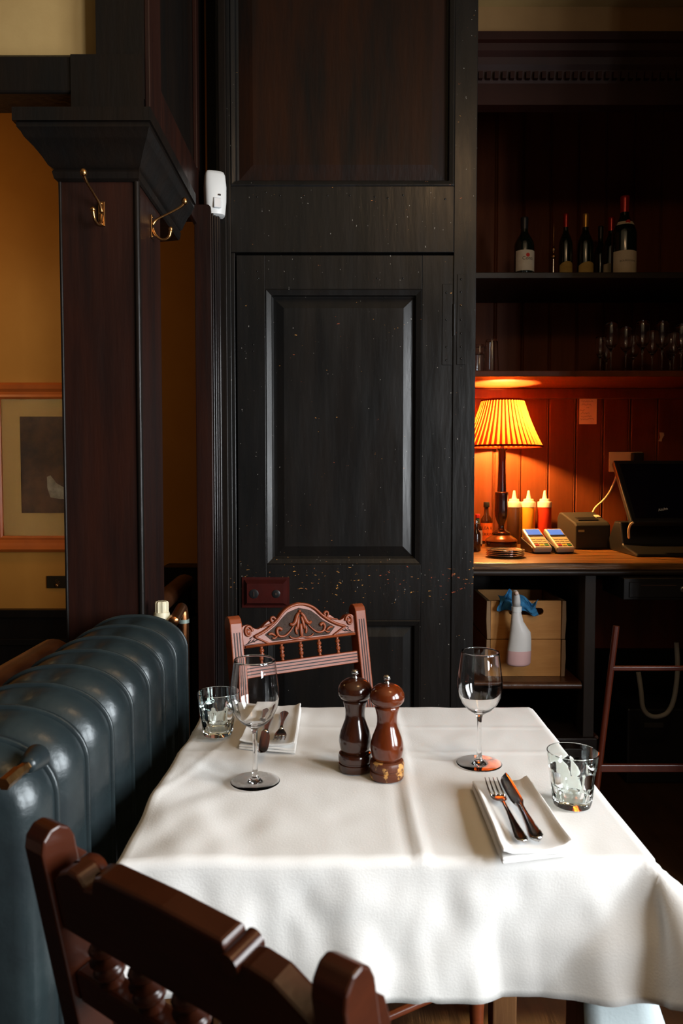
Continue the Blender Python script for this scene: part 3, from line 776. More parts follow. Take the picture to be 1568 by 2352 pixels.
m2 = UZ(888, 1786, ZC); mill('redder wooden mill with a worn chipped foot, right of the darker mill', (m2.x, m2.y, ZC+.0015), .6, 'mill', 'millworn')

# ------------------------------------------------------------ napkins
def napkin(label, corners, layers, loc_z, lift):
    """corners: near-left, near-right, far-right, far-left world points; folded stack of layers with rolled edges"""
    c = [Vector(p) for p in corners]; ctr = sum(c, Vector())/4; ctr.z = loc_z
    N_ = thing('folded_napkin', label, 'napkin', ctr)
    for k in range(layers):
        b = nb(); n, m_ = 22, 26; V = {}
        z0 = .0012 + k*.0048
        shr = .004*((k*7) % 3)
        for i in range(n+1):
            for j in range(m_+1):
                u, v = i/n, j/m_
                p = (c[0]*(1-u)+c[1]*u)*(1-v) + (c[3]*(1-u)+c[2]*u)*v
                q = p - ctr; q.z = z0
                q.x *= 1 - shr; q.y *= 1 - shr*.8
                if k == layers-1:
                    q.z += lift[0]*math.exp(-(u/.10)**2)*math.sin(pi*min(1, .15+v*.9))**.5 + lift[1]*math.exp(-((1-u)/.09)**2)
                    q.z += lift[2]*math.exp(-(v/.08)**2) - .0025*math.exp(-((u-.5)/.2)**2)
                    q.z += .0018*noise.noise(Vector((u*4, v*5, k)))
                else:
                    q.z += .0015*noise.noise(Vector((u*4, v*4, k+5)))*(k > 0)
                V[i, j] = b.verts.new(q)
        for i in range(n):
            for j in range(m_): b.faces.new((V[i, j], V[i+1, j], V[i+1, j+1], V[i, j+1]))
        o = obj('fold', b, 'napkin', N_, smooth=True)
        s_ = o.modifiers.new('t', 'SOLIDIFY'); s_.thickness = .0042; s_.offset = 1
        bv_ = o.modifiers.new('b', 'BEVEL'); bv_.width = .0018; bv_.segments = 3; bv_.limit_method = 'ANGLE'; bv_.angle_limit = math.radians(60)
    return N_
zn = ZC + .002
napkin('folded white napkin under the fork and knife, right of the table', [UZ(1153, 1988, zn), UZ(1318, 1968, zn), UZ(1212, 1808, zn), UZ(1083, 1812, zn)], 3, zn, (.009, .008, .002))
napkin('folded white napkin at the back left, behind the left wine glass', [UZ(548, 1722, zn), UZ(678, 1733, zn), UZ(692, 1634, zn), UZ(590, 1632, zn)], 3, zn, (.004, .006, .004))

# ------------------------------------------------------------ cutlery
def bar(bm, stations, thick):
    """flat bar: stations (s, halfwidth, z) along +Y"""
    rings = []
    for s_, w_, z_, th in [(a[0], a[1], a[2], a[3] if len(a) > 3 else thick) for a in stations]:
        rings.append([bm.verts.new((w_*math.cos(t), s_, z_ + th*math.sin(t))) for t in [2*pi*i/14 for i in range(14)]])
    for a, c in zip(rings, rings[1:]):
        for k in range(14): bm.faces.new((a[k], a[(k+1) % 14], c[(k+1) % 14], c[k]))
    bm.faces.new(rings[0]); bm.faces.new(rings[-1])
def fork(label, loc, rz, tilt=0):
    G = thing('table_fork', label, 'fork', loc, rz); G.rotation_euler = (tilt, 0, rz)
    b = nb()
    bar(b, [(-.105, .0015, .003), (-.102, .0075, .003), (-.094, .0100, .003), (-.080, .0085, .0035), (-.050, .0055, .005), (-.020, .0035, .0075), (.010, .0030, .0085), (.022, .0045, .007)], .0019)
    obj('handle', b, 'steel', G, smooth=True)
    b = nb()
    bar(b, [(.018, .0035, .0075), (.026, .0075, .005), (.034, .0112, .003), (.044, .0125, .0022), (.052, .0125, .0026)], .0013)
    obj('fork_root', b, 'steel', G, smooth=True)
    for k in range(4):
        x = -.0107 + k*.00713
        b = nb(); tube(b, [(x, .050, .0026), (x, .070, .0045), (x*.97, .088, .0085), (x*.95, .100, .0125)], [.0018, .0016, .0013, .0006], 8); obj('tine', b, 'steel', G, smooth=True)
    return G
def knife(label, loc, rz, tilt=0):
    G = thing('table_knife', label, 'knife', loc, rz); G.rotation_euler = (tilt, -.26, rz)
    b = nb()
    bar(b, [(-.118, .0015, .004), (-.116, .0060, .004), (-.108, .0105, .004), (-.098, .0105, .004), (-.075, .0080, .0045), (-.040, .0058, .0048), (-.010, .0052, .0048), (.000, .0075, .0048)], .0038)
    obj('handle', b, 'steel', G, smooth=True)
    b = nb()
    st = [(.000, -.0075, .0075), (.006, -.0085, .0085), (.016, -.0100, .0085), (.040, -.0110, .0085), (.075, -.0112, .0080), (.095, -.0100, .0072), (.108, -.0060, .0065), (.115, .0010, .0055)]
    A = []
    for s_, xl_, xr_ in st: A.append([b.verts.new((xl_, s_, .0045)), b.verts.new(((xl_*.3+xr_*.7), s_, .0078)), b.verts.new((xr_, s_, .0060)), b.verts.new((xr_, s_, .0042)), b.verts.new((xl_, s_, .0040))])
    for a, c in zip(A, A[1:]):
        for k in range(5): b.faces.new((a[k], a[(k+1) % 5], c[(k+1) % 5], c[k]))
    b.faces.new(A[0]); b.faces.new(A[-1])
    obj('blade', b, 'steel', G, angle=40)
    return G
zk = ZC + .0185
def aim(pa, pb, z):
    a, c = UZ(*pa, z), UZ(*pb, z); m_ = (a+c)/2; d = c - a
    return m_, math.atan2(d.y, d.x) - pi/2, d.length
m_, r_, l_ = aim((1212, 1957), (1118, 1786), zk+.003); fork('steel table fork on the right-hand napkin, left of the knife', m_, r_, .0); print('fork len', l_)
m_, r_, l_ = aim((1248, 1955), (1150, 1770), zk+.003); knife('steel table knife on the right-hand napkin, right of the fork', m_, r_, .0); print('knife len', l_)
m_, r_, l_ = aim((653, 1640), (640, 1712), zk+.001); fork('steel table fork on the back left napkin, handle away from the camera', m_, r_); print(l_)
m_, r_, l_ = aim((618, 1640), (597, 1742), zk+.001); knife('steel table knife on the back left napkin, behind the stem of the wine glass', m_, r_); print(l_)

# ============================================================ CHAIRS
REC = math.radians(11)
def recl(bm):
    c, s = math.cos(REC), math.sin(REC)
    for v in bm.verts:
        h = v.co.z - .45
        y = v.co.y
        if h > -.02:
            v.co.z = .45 + h*c + y*s; v.co.y = y*c - h*s
    return bm
HP = (.950 - .45)/math.cos(REC) + .45      # unreclined height of posts
def chair_frame(C, m, wid, flutes, post_t=.034):
    hw = wid/2
    for sgn in (-1, 1):
        b = nb(); x = sgn*(hw - .016)
        prof_ = [(-.017, .0), (.017, .0), (.017, HP-.016), (.013, HP-.006), (.004, HP), (-.004, HP), (-.013, HP-.006), (-.017, HP-.016)]
        prism(b, [(p[0], p[1]) for p in [(-.019, .43), (.019, .43), (.019, HP-.02), (.015, HP-.008), (.005, HP), (-.005, HP), (-.015, HP-.008), (-.019, HP-.02)]], x-.016, x+.016, 'x')
        recl(b); o = obj('back_post', b, m, C, bevel=.0025)
        b = nb(); box(b, x-.016, x+.016, -.019, .019, 0, .445)
        for v in b.verts:
            if v.co.z < .1: v.co.y -= .05
        obj('leg', b, m, C, bevel=.003)
        b = nb(); lathe(b, [(.010, 0), (.014, .03), (.016, .10), (.019, .16), (.013, .18), (.019, .20), (.017, .30), (.021, .36), (.021, .42)], 20, c=(sgn*(hw+.005), .385, 0)); obj('leg', b, m, C, angle=40)
        if flutes:
            for k in (-1, 0, 1):
                b = nb(); box(b, x+k*.0072-.0013, x+k*.0072+.0013, .0188, .0200, .46, HP-.042); recl(b); obj('flute', b, 'groove', o)  # dark strip on the post face, painted as the shade of a flute
    b = nb(); box(b, -hw, hw, -.015, .40, .405, .440)
    for v in b.verts:
        if v.co.y > .3: v.co.x *= 1.12
    obj('seat_frame', b, m, C, bevel=.004)
    b = nb(); box(b, -hw+.02, hw-.02, .01, .385, .440, .466)
    for v in b.verts:
        if v.co.y > .3: v.co.x *= 1.12
    obj('seat_pad', b, 'greenseat', C, bevel=.010)
    b = nb()
    for y in (.02, .38): tube(b, [(-hw+.02, y, .17), (hw-.02, y, .17)], .009, 10)
    obj('stretcher', b, m, C, angle=40)
def spindles(C, m, zlo, zhi, us, inner, fat=1.0):
    for u in us:
        x = -inner + 2*inner*u; h = zhi - zlo
        pr_ = [(.0042, 0), (.0050, .06), (.0030, .14), (.0055, .22), (.0066, .30), (.0055, .38), (.0034, .44), (.0072, .52), (.0034, .60), (.0060, .68), (.0068, .74), (.0055, .82), (.0030, .88), (.0048, .94), (.0042, 1)]
        b = nb(); lathe(b, [(r*fat, zlo + t_*h) for r, t_ in pr_], 14, c=(x, 0, 0)); recl(b); obj('spindle', b, m, C, smooth=True)

WID = .392
# ---- far carved chair. local +x is on the photo's left
top_c = Vector((-.115, 1.965)); fdir = Vector((math.sin(math.radians(30.5)), -math.cos(math.radians(30.5))))
rec_d = (HP-.45)*math.sin(REC)
fl = top_c + fdir*rec_d
thf = math.atan2(-fdir.x, fdir.y)
FC = thing('carved_dining_chair', 'reddish carved wooden dining chair behind the table in front of the door', 'chair', (fl.x, fl.y, 0), thf)
chair_frame(FC, 'chair', WID, True)
inn = WID/2 - .032
zA = HP - .083           # bottom of crest (in unreclined frame)
def crest_outline(pts, n_u=None):
    return pts
# heights above crest bottom against u (0 = local -x side = photo right)
top = [(0, .050), (.02, .056), (.05, .0585), (.08, .0555), (.105, .047), (.14, .044), (.18, .050), (.22, .060), (.25, .064), (.275, .066), (.29, .060), (.31, .064), (.34, .076), (.38, .088), (.43, .0965), (.48, .1005), (.5, .101)]
top = top + [(1-u, h) for u, h in reversed(top[:-1])]
# finer sampling
def interp(t, tab):
    for (a, ha), (c, hc_) in zip(tab, tab[1:]):
        if a <= t <= c: return ha + (hc_-ha)*(t-a)/max(c-a, 1e-9)
    return tab[-1][1]
def strip_board(bm, u0, u1, lo, hi, y0, y1, n=60, inner=inn, z0=0):
    us = [u0 + (u1-u0)*i/n for i in range(n+1)]
    A = [[bm.verts.new((-inner + 2*inner*u, y, z0 + f(u))) for u in us] for y, f in ((y0, lo), (y0, hi), (y1, hi), (y1, lo))]
    for k in range(4):
        P_, Q_ = A[k], A[(k+1) % 4]
        for i in range(n): bm.faces.new((P_[i], P_[i+1], Q_[i+1], Q_[i]))
    bm.faces.new([A[k][0] for k in range(4)]); bm.faces.new([A[k][-1] for k in range(4)])
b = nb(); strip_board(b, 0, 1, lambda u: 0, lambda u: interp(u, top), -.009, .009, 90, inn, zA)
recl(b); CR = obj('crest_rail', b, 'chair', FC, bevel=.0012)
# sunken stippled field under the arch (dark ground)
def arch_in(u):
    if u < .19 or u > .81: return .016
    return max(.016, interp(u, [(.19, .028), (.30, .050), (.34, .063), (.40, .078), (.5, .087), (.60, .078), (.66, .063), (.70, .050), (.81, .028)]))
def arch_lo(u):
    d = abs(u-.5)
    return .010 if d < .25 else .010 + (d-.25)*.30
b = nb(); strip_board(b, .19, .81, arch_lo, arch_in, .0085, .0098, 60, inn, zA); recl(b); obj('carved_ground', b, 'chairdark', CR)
def LP(u, h, y=.012): return Vector((-inn + 2*inn*u, y, zA + h))
def cr_tube(name, pts, r, mm='chair', it=2, flat=.8):
    b = nb(); pp = smooth_pts([LP(*p) for p in pts], it); n = len(pp)
    rr = [r*(.55 + .45*math.sin(pi*min(1, max(0, i/(n-1)))))if isinstance(r, float) else r[0]+(r[1]-r[0])*i/(n-1) for i in range(n)]
    tube(b, pp, rr, 8, flat); recl(b); return obj(name, b, mm, CR, smooth=True)
# arch moulding, running down to pointed ends
cr_tube('arch_moulding', [(.10, .026), (.20, .038), (.30, .060), (.36, .082), (.43, .0935), (.5, .097), (.57, .0935), (.64, .082), (.70, .060), (.80, .038), (.90, .026)], (.0048, .0048))
cr_tube('lower_moulding', [(.02, .004), (.98, .004)], (.004, .004), it=0)
for s_ in (0, 1):
    f_ = (lambda u: u) if s_ == 0 else (lambda u: 1-u)
    cr_tube('pointed_moulding', [(f_(.10), .026), (f_(.17), .014), (f_(.215), .006)], (.003, .003))
    # end scroll
    spiral = [(f_(.055 + .034*math.cos(a)*(1-a/12)), .040 + .0155*math.sin(a)*(1-a/12)) for a in [k*.5 for k in range(0, 17)]]
    cr_tube('end_scroll', spiral, (.0038, .0020), it=1)
    b = nb(); c3 = LP(f_(.055), .040, .010); ball(b, c3, .0075, 1, .55, 1); recl(b); obj('scroll_boss', b, 'chair', CR, smooth=True)
    # upper scroll beside arch
    cr_tube('shoulder_scroll', [(f_(.285), .064), (f_(.27), .071), (f_(.245), .068), (f_(.25), .058), (f_(.275), .055), (f_(.21), .050), (f_(.165), .047)], (.0050, .0022))
    # incised leaf marks and lines, groove shade painted as thin dark tubes
    for (ua, ha, ub, hb2) in ((.045, .012, .075, .020), (.070, .012, .100, .020), (.095, .013, .125, .019), (.060, .022, .085, .026), (.03, .010, .14, .0185)):
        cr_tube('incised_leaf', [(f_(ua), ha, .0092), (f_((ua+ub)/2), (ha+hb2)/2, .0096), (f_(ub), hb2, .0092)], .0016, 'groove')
    cr_tube('incised_line', [(f_(.008), .007, .0092), (f_(.008), .048, .0092)], (.0008, .0008), 'groove', 0)
    cr_tube('incised_line', [(f_(.008), .0085, .0092), (f_(.17), .0085, .0092)], (.0008, .0008), 'groove', 0)
    # big C scroll
    cr_tube('leaf_scroll', [(f_(.435), .042), (f_(.405), .030), (f_(.355), .018), (f_(.300), .020), (f_(.285), .034), (f_(.305), .043), (f_(.330), .036)], (.0022, .0062))
    # tulip petals
    cr_tube('petal', [(f_(.492), .074), (f_(.470), .066), (f_(.452), .050), (f_(.425), .044), (f_(.405), .049)], .0068)
    cr_tube('petal', [(f_(.488), .064), (f_(.475), .046), (f_(.468), .032)], .0045)
    cr_tube('petal', [(f_(.46), .040), (f_(.452), .030), (f_(.462), .020)], .0038)
    # side leaf sprig + lower ribbon
    cr_tube('small_leaf', [(f_(.215), .028), (f_(.245), .030), (f_(.275), .022)], .0042)
    cr_tube('small_leaf', [(f_(.245), .018), (f_(.268), .016), (f_(.29), .022)], .0030)
    cr_tube('ribbon', [(f_(.495), .014), (f_(.455), .009), (f_(.41), .012), (f_(.395), .018)], .0030)
cr_tube('centre_leaf', [(.5, .046), (.5, .030), (.5, .014)], .0058)
b = nb(); ball(b, LP(.5, .078), .0040); ball(b, LP(.5, .014), .0035); recl(b); obj('bead', b, 'chair', CR, smooth=True)
zr1 = zA - .042; zr0 = zr1 - .031
spindles(FC, 'chair', zr1, zA+.001, (.165, .335, .5, .665, .835), inn)
b = nb(); box(b, -inn, inn, -.010, .010, zr0, zr1); recl(b); MR = obj('middle_rail', b, 'chair', FC, bevel=.0015)
for k in range(3):
    b = nb(); z = zr0 + .007 + k*.0078; box(b, -inn, inn, .0098, .0108, z, z+.0026); recl(b); obj('flute', b, 'groove', MR)  # rail flutes drawn as dark strips, their shade put into the colour
b = nb(); box(b, -inn, inn, -.010, .010, .56, .59); recl(b); obj('lower_back_rail', b, 'chair', FC, bevel=.0015)

# ---- near chair, seen from behind
top_c = Vector((-.149, .640)); ang = math.radians(36.5); ndir = Vector((math.sin(ang), math.cos(ang)))
nl = top_c + ndir*rec_d
NC = thing('dark_dining_chair', 'dark polished wooden dining chair in the near left foreground, seen from behind', 'chair', (nl.x, nl.y, 0), -ang)
chair_frame(NC, 'nearchair', .400, False)
inn2 = .200 - .032
zA2 = HP - .100
top2 = [(0, .050), (.04, .063), (.09, .071), (.13, .070), (.16, .060), (.20, .062), (.215, .078), (.25, .082), (.5, .0835), (.72, .081), (.725, .070), (.76, .0675), (.80, .069), (.87, .066), (.93, .054), (1, .040)]
b = nb(); strip_board(b, 0, 1, lambda u: -.006, lambda u: interp(u, top2), -.014, .012, 100, inn2, zA2); recl(b); CR2 = obj('crest_rail', b, 'nearchair', NC, bevel=.005)
for u0 in (.09, .20):
    b = nb(); c3 = Vector((-inn2 + 2*inn2*u0, .012, zA2+.052)); 
    mt = Matrix.Translation(c3) @ Matrix.Rotation(pi/2, 4, 'X')
    lathe(b, [(.0001, -.010), (.014, -.010), (.019, -.004), (.019, .010), (.0001, .010)], 24, mtx=mt, cap=False); recl(b); obj('carved_scroll', b, 'nearchair', CR2, angle=50)
b = nb(); c3 = Vector((-inn2 + 2*inn2*.745, 0, zA2+.066)); tube(b, [c3 + Vector((0, -.018, 0)), c3 + Vector((0, .015, 0))], .010, 16); recl(b); obj('carved_roll', b, 'nearchair', CR2, angle=50)
for sgn in (-1, 1):
    b = nb(); x = sgn*(.200-.016)
    mt = Matrix.Translation((x, 0, HP-.045)) @ Matrix.Rotation(pi/2, 4, 'Y')
    prism(b, [(.010, HP-.10), (.026, HP-.095), (.032, HP-.07), (.028, HP-.045), (.020, HP-.035), (.012, HP-.02), (.010, HP-.02)], x-.015, x+.015, 'x')
    recl(b); obj('post_scroll', b, 'nearchair', NC, bevel=.003)
spindles(NC, 'nearchair', zA2-.060, zA2-.002, (.14, .32, .5, .68, .86), inn2, 2.5)
b = nb(); box(b, -inn2, inn2, -.012, .012, zA2-.095, zA2-.058); recl(b); obj('middle_rail', b, 'nearchair', NC, bevel=.004)

# ============================================================ BAR
YC, YBK = 2.86, 3.74       # counter front / back boarding
ZCO = U(1300, 1293, YC).z
XR_ = 2.1
xc0 = xr - .10
b = nb()
bw = .1325; x = U(1135, 1000, YBK).x - bw*4
while x < XR_:
    x1 = min(x+bw, XR_)
    prism(b, [(x+.002, YBK), (x+.007, YBK-.005), (x1-.012, YBK-.005), (x1-.010, YBK-.001), (x1-.006, YBK-.006), (x1-.003, YBK-.001), (x1-.002, YBK), (x1-.002, YBK+.02), (x+.002, YBK+.02)], 0, 3.15, 'z')
    x += bw
box(b, xc0-.3, XR_, YBK+.004, YBK+.08, 0, 3.15)
struct('wall_bar', b, 'barwood')
# side wall of the bar hidden behind the panelled wall
b = nb(); box(b, xr-.14, xr-.10, YW+WT, YBK, 0, 3.15); struct('wall_bar_side', b, 'barwood')

BC = thing('bar_counter', 'long dark wooden bar counter with a worn glossy top', 'counter', (1.2, YC, 0))
def LB(x): return x - 1.2
b = nb(); box(b, LB(xc0), LB(XR_), 0, YBK-YC-.008, ZCO-.030, ZCO); obj('worktop', b, 'countertop', BC, bevel=.006)
b = nb(); tube(b, [(LB(xc0), -.004, ZCO-.036), (LB(XR_-.01), -.004, ZCO-.036)], .012, 12); obj('edge_moulding', b, 'darkwood', BC, angle=40)
xp0, xp1 = U(1341, 1500, YC+.02).x, U(1366, 1500, YC+.02).x
zpl = .295
b = nb(); box(b, LB(xp0), LB(xp1), .02, .10, zpl-.02, ZCO-.03); obj('post', b, 'mutedpost', BC, bevel=.002)
b = nb(); box(b, LB(xc0), LB(XR_), .75, .77, 0, ZCO-.03); box(b, LB(xp0+.008), LB(xp1-.008), .10, .75, .0, ZCO-.03); obj('under_counter_panel', b, 'darkwood', BC)
zsh = U(1250, 1567, YC+.03).z
b = nb(); box(b, LB(xc0), LB(xp0-.004), .04, .70, zsh-.022, zsh); tube(b, [(LB(xc0), .036, zsh-.014), (LB(xp0-.006), .036, zsh-.014)], .014, 12); obj('lower_shelf', b, 'railwood', BC, angle=40)
b = nb(); box(b, LB(xc0), LB(xp1+.008), .0, .6, 0, zpl); obj('plinth', b, 'darkwood', BC, bevel=.004)
b = nb(); tube(b, [(LB(xp1+.008), .01, zpl), (LB(xp1-.004), .6, zpl)], .008, 8); obj('plinth_edge', b, 'railwood', BC)

# shelves
YSf = 3.27
def shelf(name, label, py_top, thick, m):
    z = U(1300, py_top, YSf).z
    b = nb(); box(b, xc0, XR_-.005, YSf, YBK-.008, z-thick, z)
    o = obj(name, b, m, bevel=.003); tag(o, label, 'shelf'); return z
zG = shelf('bar_shelf', 'dark wooden bar shelf above the lamp, carrying stemmed glasses', 851, .026, 'darkwood')
zBt = shelf('bar_shelf', 'dark wooden upper bar shelf carrying the wine bottles', 625, .026, 'darkwood')
bpy.data.objects['bar_shelf'].data.materials[0] = M['barwood']
b = nb(); box(b, xc0, XR_-.005, YBK-.045, YBK-.008, zG-.075, zG-.027); o = obj('shelf_batten', b, 'barwood', bevel=.003); tag(o, 'red-brown batten fixed to the boards right under the lower bar shelf', 'batten')
# cornice / frieze above
YCo = 2.95
zc0, zc1, zc2 = U(1300, 232, YCo).z, U(1300, 82, YCo).z, U(1300, 8, YCo).z
b = nb()
box(b, xc0, XR_, YCo+.03, YCo+.09, zc0, U(1300, 180, YCo).z)
pr = [(YCo+.09, zc1), (YCo-.03, zc1), (YCo-.03, zc1-.03), (YCo-.015, zc1-.035), (YCo-.012, zc1-.06), (YCo+.005, zc1-.075), (YCo+.01, zc1-.10), (YCo+.02, zc1-.115), (YCo+.03, zc1-.16), (YCo+.09, zc1-.16)]
prism(b, pr, xc0, XR_, 'x')
CN = struct('trim_9', b, 'darkred')
for i in range(34):
    x = U(1100, 165, YCo).x + i*.030
    if x > XR_-.03: break
    b = nb(); box(b, x, x+.016, YCo+.010, YCo+.03, U(1300, 176, YCo).z, U(1300, 160, YCo).z); obj('dentil', b, 'darkred', CN)
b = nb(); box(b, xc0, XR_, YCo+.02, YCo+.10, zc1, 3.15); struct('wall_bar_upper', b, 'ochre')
b = nb(); box(b, xc0, XR_, YCo-.06, YCo+.02, zc2, zc2+.10); struct('trim_10', b, 'cream')

# ---- table lamp
lx = U(1151, 1200, 3.53).x; ly = 3.53
lz = ZCO
TL = thing('table_lamp', 'lit table lamp with a pleated orange shade on the bar counter', 'lamp', (lx, ly, lz+.0005))
b = nb(); lathe(b, [(.0001, 0), (.073, 0), (.074, .012), (.073, .020), (.068, .022), (.0001, .022)], 40, cap=False); obj('base_disc', b, 'lampwood', TL, angle=40)
b = nb(); lathe(b, [(.0001, .022), (.070, .022), (.074, .026), (.072, .031), (.058, .043), (.047, .050), (.044, .053), (.0001, .053)], 40, cap=False); obj('base_moulding', b, 'lampbase', TL, angle=50)
b = nb(); lathe(b, [(r_, z_ if z_ < .072 else .072 + (z_-.072)*1.4) for r_, z_ in [(.0001, .053), (.042, .053), (.044, .060), (.038, .067), (.030, .072), (.020, .076), (.014, .082), (.015, .092), (.022, .104), (.029, .120), (.031, .140), (.029, .165), (.030, .190), (.031, .197), (.029, .200), (.018, .202), (.0001, .202)]], 48, cap=False, rf=lambda a, z: 1 + (.03*math.sin(a*14) if .11 < z < .240 else 0)); obj('fluted_baluster', b, 'lampwood', TL, smooth=True)
b = nb(); lathe(b, [(r_, .254 + (z_-.202)*1.08) for r_, z_ in [(.0001, .202), (.021, .202), (.019, .25), (.017, .32), (.018, .375), (.024, .380), (.025, .386), (.0001, .387)]], 32, cap=False); obj('column', b, 'lampwood', TL, angle=50)
b = nb(); lathe(b, [(.0001, .450), (.009, .450), (.009, .50), (.014, .50), (.014, .53), (.0001, .53)], 20, cap=False); obj('bulb_holder', b, 'lampwood', TL, angle=40)
b = nb(); ball(b, (0, 0, .560), .028, 1, 1, 1.2, 20); obj('bulb', b, 'bulb', TL, smooth=True)
zs0 = U(1150, 1026, ly).z - lz; zs1 = U(1150, 921, ly).z - lz
rb, rt = .181, .095
NPL = 46
b = nb(); nv = NPL*4
rows = 10; R_ = []
for k in range(rows+1):
    t_ = k/rows; r0 = rb + (rt-rb)*t_ - .006*math.sin(pi*t_); z = zs0 + (zs1-zs0)*t_
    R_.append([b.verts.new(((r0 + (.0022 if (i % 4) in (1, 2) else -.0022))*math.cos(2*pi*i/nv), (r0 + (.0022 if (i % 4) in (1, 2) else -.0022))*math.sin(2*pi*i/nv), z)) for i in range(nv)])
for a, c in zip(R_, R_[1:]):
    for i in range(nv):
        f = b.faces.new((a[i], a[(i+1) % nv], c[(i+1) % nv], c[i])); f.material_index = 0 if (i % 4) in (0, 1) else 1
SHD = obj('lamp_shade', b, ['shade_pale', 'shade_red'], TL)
for r0, z in ((rb, zs0), (rt, zs1)):
    b = nb(); tube(b, [(r0*math.cos(2*pi*i/64), r0*math.sin(2*pi*i/64), z) for i in range(65)], .0045, 8); obj('shade_trim', b, 'shade_red', SHD, smooth=True)
b = nb()
for k in range(3):
    a = k*2*pi/3 + .4; tube(b, [(0, 0, .515), (rt*.98*math.cos(a), rt*.98*math.sin(a), zs1-.002)], .0015, 6)
obj('shade_carrier', b, 'brass', TL)

# ---- squeeze bottles
def squeeze(label, px, Y, m, rz=0):
    p = U(px, 1180, Y); s = .87
    G = thing('squeeze_bottle', label, 'bottle', (p.x, Y, ZCO+.0005))
    b = nb(); lathe(b, [(.0001, 0), (.036*s, 0), (.038*s, .004), (.038*s, .170), (.037*s, .176), (.0001, .176)], 32, cap=False); obj('sauce_body', b, m, G, angle=40)
    b = nb(); lathe(b, [(.0001, .1762), (.0385*s, .1762), (.0385*s, .198), (.037*s, .202), (.028*s, .203), (.026*s, .215), (.012, .216), (.0085, .232), (.005, .254), (.003, .256), (.0001, .256)], 32, cap=False); obj('nozzle_cap', b, 'capwhite', G, angle=35)
squeeze('squeeze bottle of brown sauce, right behind the lamp stem', 1180, 3.66, 'brownsauce')
squeeze('squeeze bottle of yellow mustard between the brown and red ones', 1213, 3.66, 'mustard')
squeeze('squeeze bottle of red ketchup, rightmost of the three', 1250, 3.66, 'ketchup')

def cyl_text(s, size, cx, r, z, rot=0):
    # facing -Y
    def f(x, y):
        a = -pi/2 + (x + cx)/r + rot
        return Vector(((r+.0004)*math.cos(a), (r+.0004)*math.sin(a), z + y))
    return text_bm(s, size, f)
def label_band(r, z0, z1, a0, a1, n=24):
    b = nb(); lathe(b, [(r, z0), (r, z1)], n, a0=a0, a1=a1, cap=False); return b

# sauce bottles at the far left of the counter
def sauce_bottle(label, p, h, r, cap_m, lab=None, text=None, neck=None):
    G = thing('sauce_bottle', label, 'bottle', (p.x, p.y, ZCO+.0005))
    b = nb(); lathe(b, [(.0001, 0), (r*.95, 0), (r, .003), (r, h*.52), (r*.9, h*.60), (r*.42, h*.70), (r*.36, h*.90), (.0001, h*.90)], 28, cap=False); obj('glass_body', b, 'amberglass', G, angle=50)
    b = nb(); lathe(b, [(.0001, h*.88), (r*.48, h*.88), (r*.50, h*.89), (r*.50, h*.985), (r*.44, h), (.0001, h)], 20, cap=False); obj('cap', b, cap_m, G, angle=40)
    if neck:
        b = nb(); lathe(b, [(r*.48, h*.70), (r*.42, h*.86)], 20, cap=False); obj('neck_foil', b, neck, G, smooth=True)
    if lab:
        b = label_band(r+.0006, h*.08, h*.50, -pi/2-1.25, -pi/2+1.25); Lb = obj('paper_label', b, lab, G, smooth=True)
        for i, t_ in enumerate(text or []):
            b = cyl_text(t_, .020, 0, r+.0006, h*(.38-.15*i)); obj('lettering', b, 'ink', Lb)
    return G
sb = UZ(1124, 1252, ZCO); sauce_bottle('dark sauce bottle with an orange label and black cap beside the lamp', Vector((U(1117, 1200, 3.66).x, 3.665, 0)), .200, .029, 'blackplastic', 'orangelabel', ['LEA &', 'PERRINS'])
sauce_bottle('small sauce bottle with a red cap and green neck, left of the orange-labelled bottle', Vector((U(1098, 1200, 3.50).x, 3.52, 0)), .150, .022, 'redcap', 'paper', None, 'greenneck')
sauce_bottle('little dark bottle with a silver cap, leftmost on the bar counter', Vector((U(1093, 1260, 3.30).x, 3.30, 0)), .135, .020, 'chrome')

# stack of metal saucers
for k in range(4):
    p = U(1160, 1275, 3.08)
    G = nb(); lathe(G, [(.0001, .0015), (.055, .0015), (.066, .003), (.076, .0075), (.0775, .0085), (.076, .0092), (.066, .0048), (.055, .0033), (.0001, .0033)], 48, cap=False)
    o = obj('metal_saucer', G, 'chrome', smooth=True); o.location = (p.x, 3.08, ZCO + k*.0072)
    pos = ('bottom of', 'second from bottom in', 'third from bottom in', 'topmost of')[k]
    tag(o, 'shiny metal saucer, %s the stack in front of the lamp' % pos, 'saucer', 'metal saucers stacked on the counter')

# card terminals
def terminal(label, px, py, Y, rz):
    p = U(px, py, Y)
    G = thing('card_terminal', label, 'card terminal', (p.x, Y, ZCO+.0005), rz)
    b = nb(); prism(b, [(-.065, 0), (-.065, .022), (-.05, .030), (.07, .060), (.07, 0)], -.043, .043, 'x'); obj('charging_base', b, 'blackplastic', G, bevel=.006)
    tilt = Matrix.Translation((0, -.005, .036)) @ Matrix.Rotation(math.radians(27), 4, 'X')
    b = nb(); box(b, -.040, .040, -.075, .085, 0, .026, tilt); B_ = obj('housing', b, 'terminal', G, bevel=.007)
    b = nb(); box(b, -.031, .031, .030, .074, .0258, .0270, tilt); obj('display', b, 'lcd', B_)
    b = nb(); box(b, -.034, .034, .016, .029, .0255, .0272, tilt); obj('black_strip', b, 'blackplastic', B_)
    for r in range(4):
        for c in range(3):
            mm = 'key' if r < 3 else ('keyred', 'keyyel', 'keygrn')[c]
            b = nb(); x0 = -.031 + c*.0215; y0 = .002 - r*.0165; box(b, x0, x0+.0185, y0-.0115, y0, .0255, .0282, tilt); obj('key', b, mm, B_, bevel=.001)
terminal('card payment terminal with a lit blue display, left of the pair by the saucers', 1230, 1252, 3.27, math.radians(9))
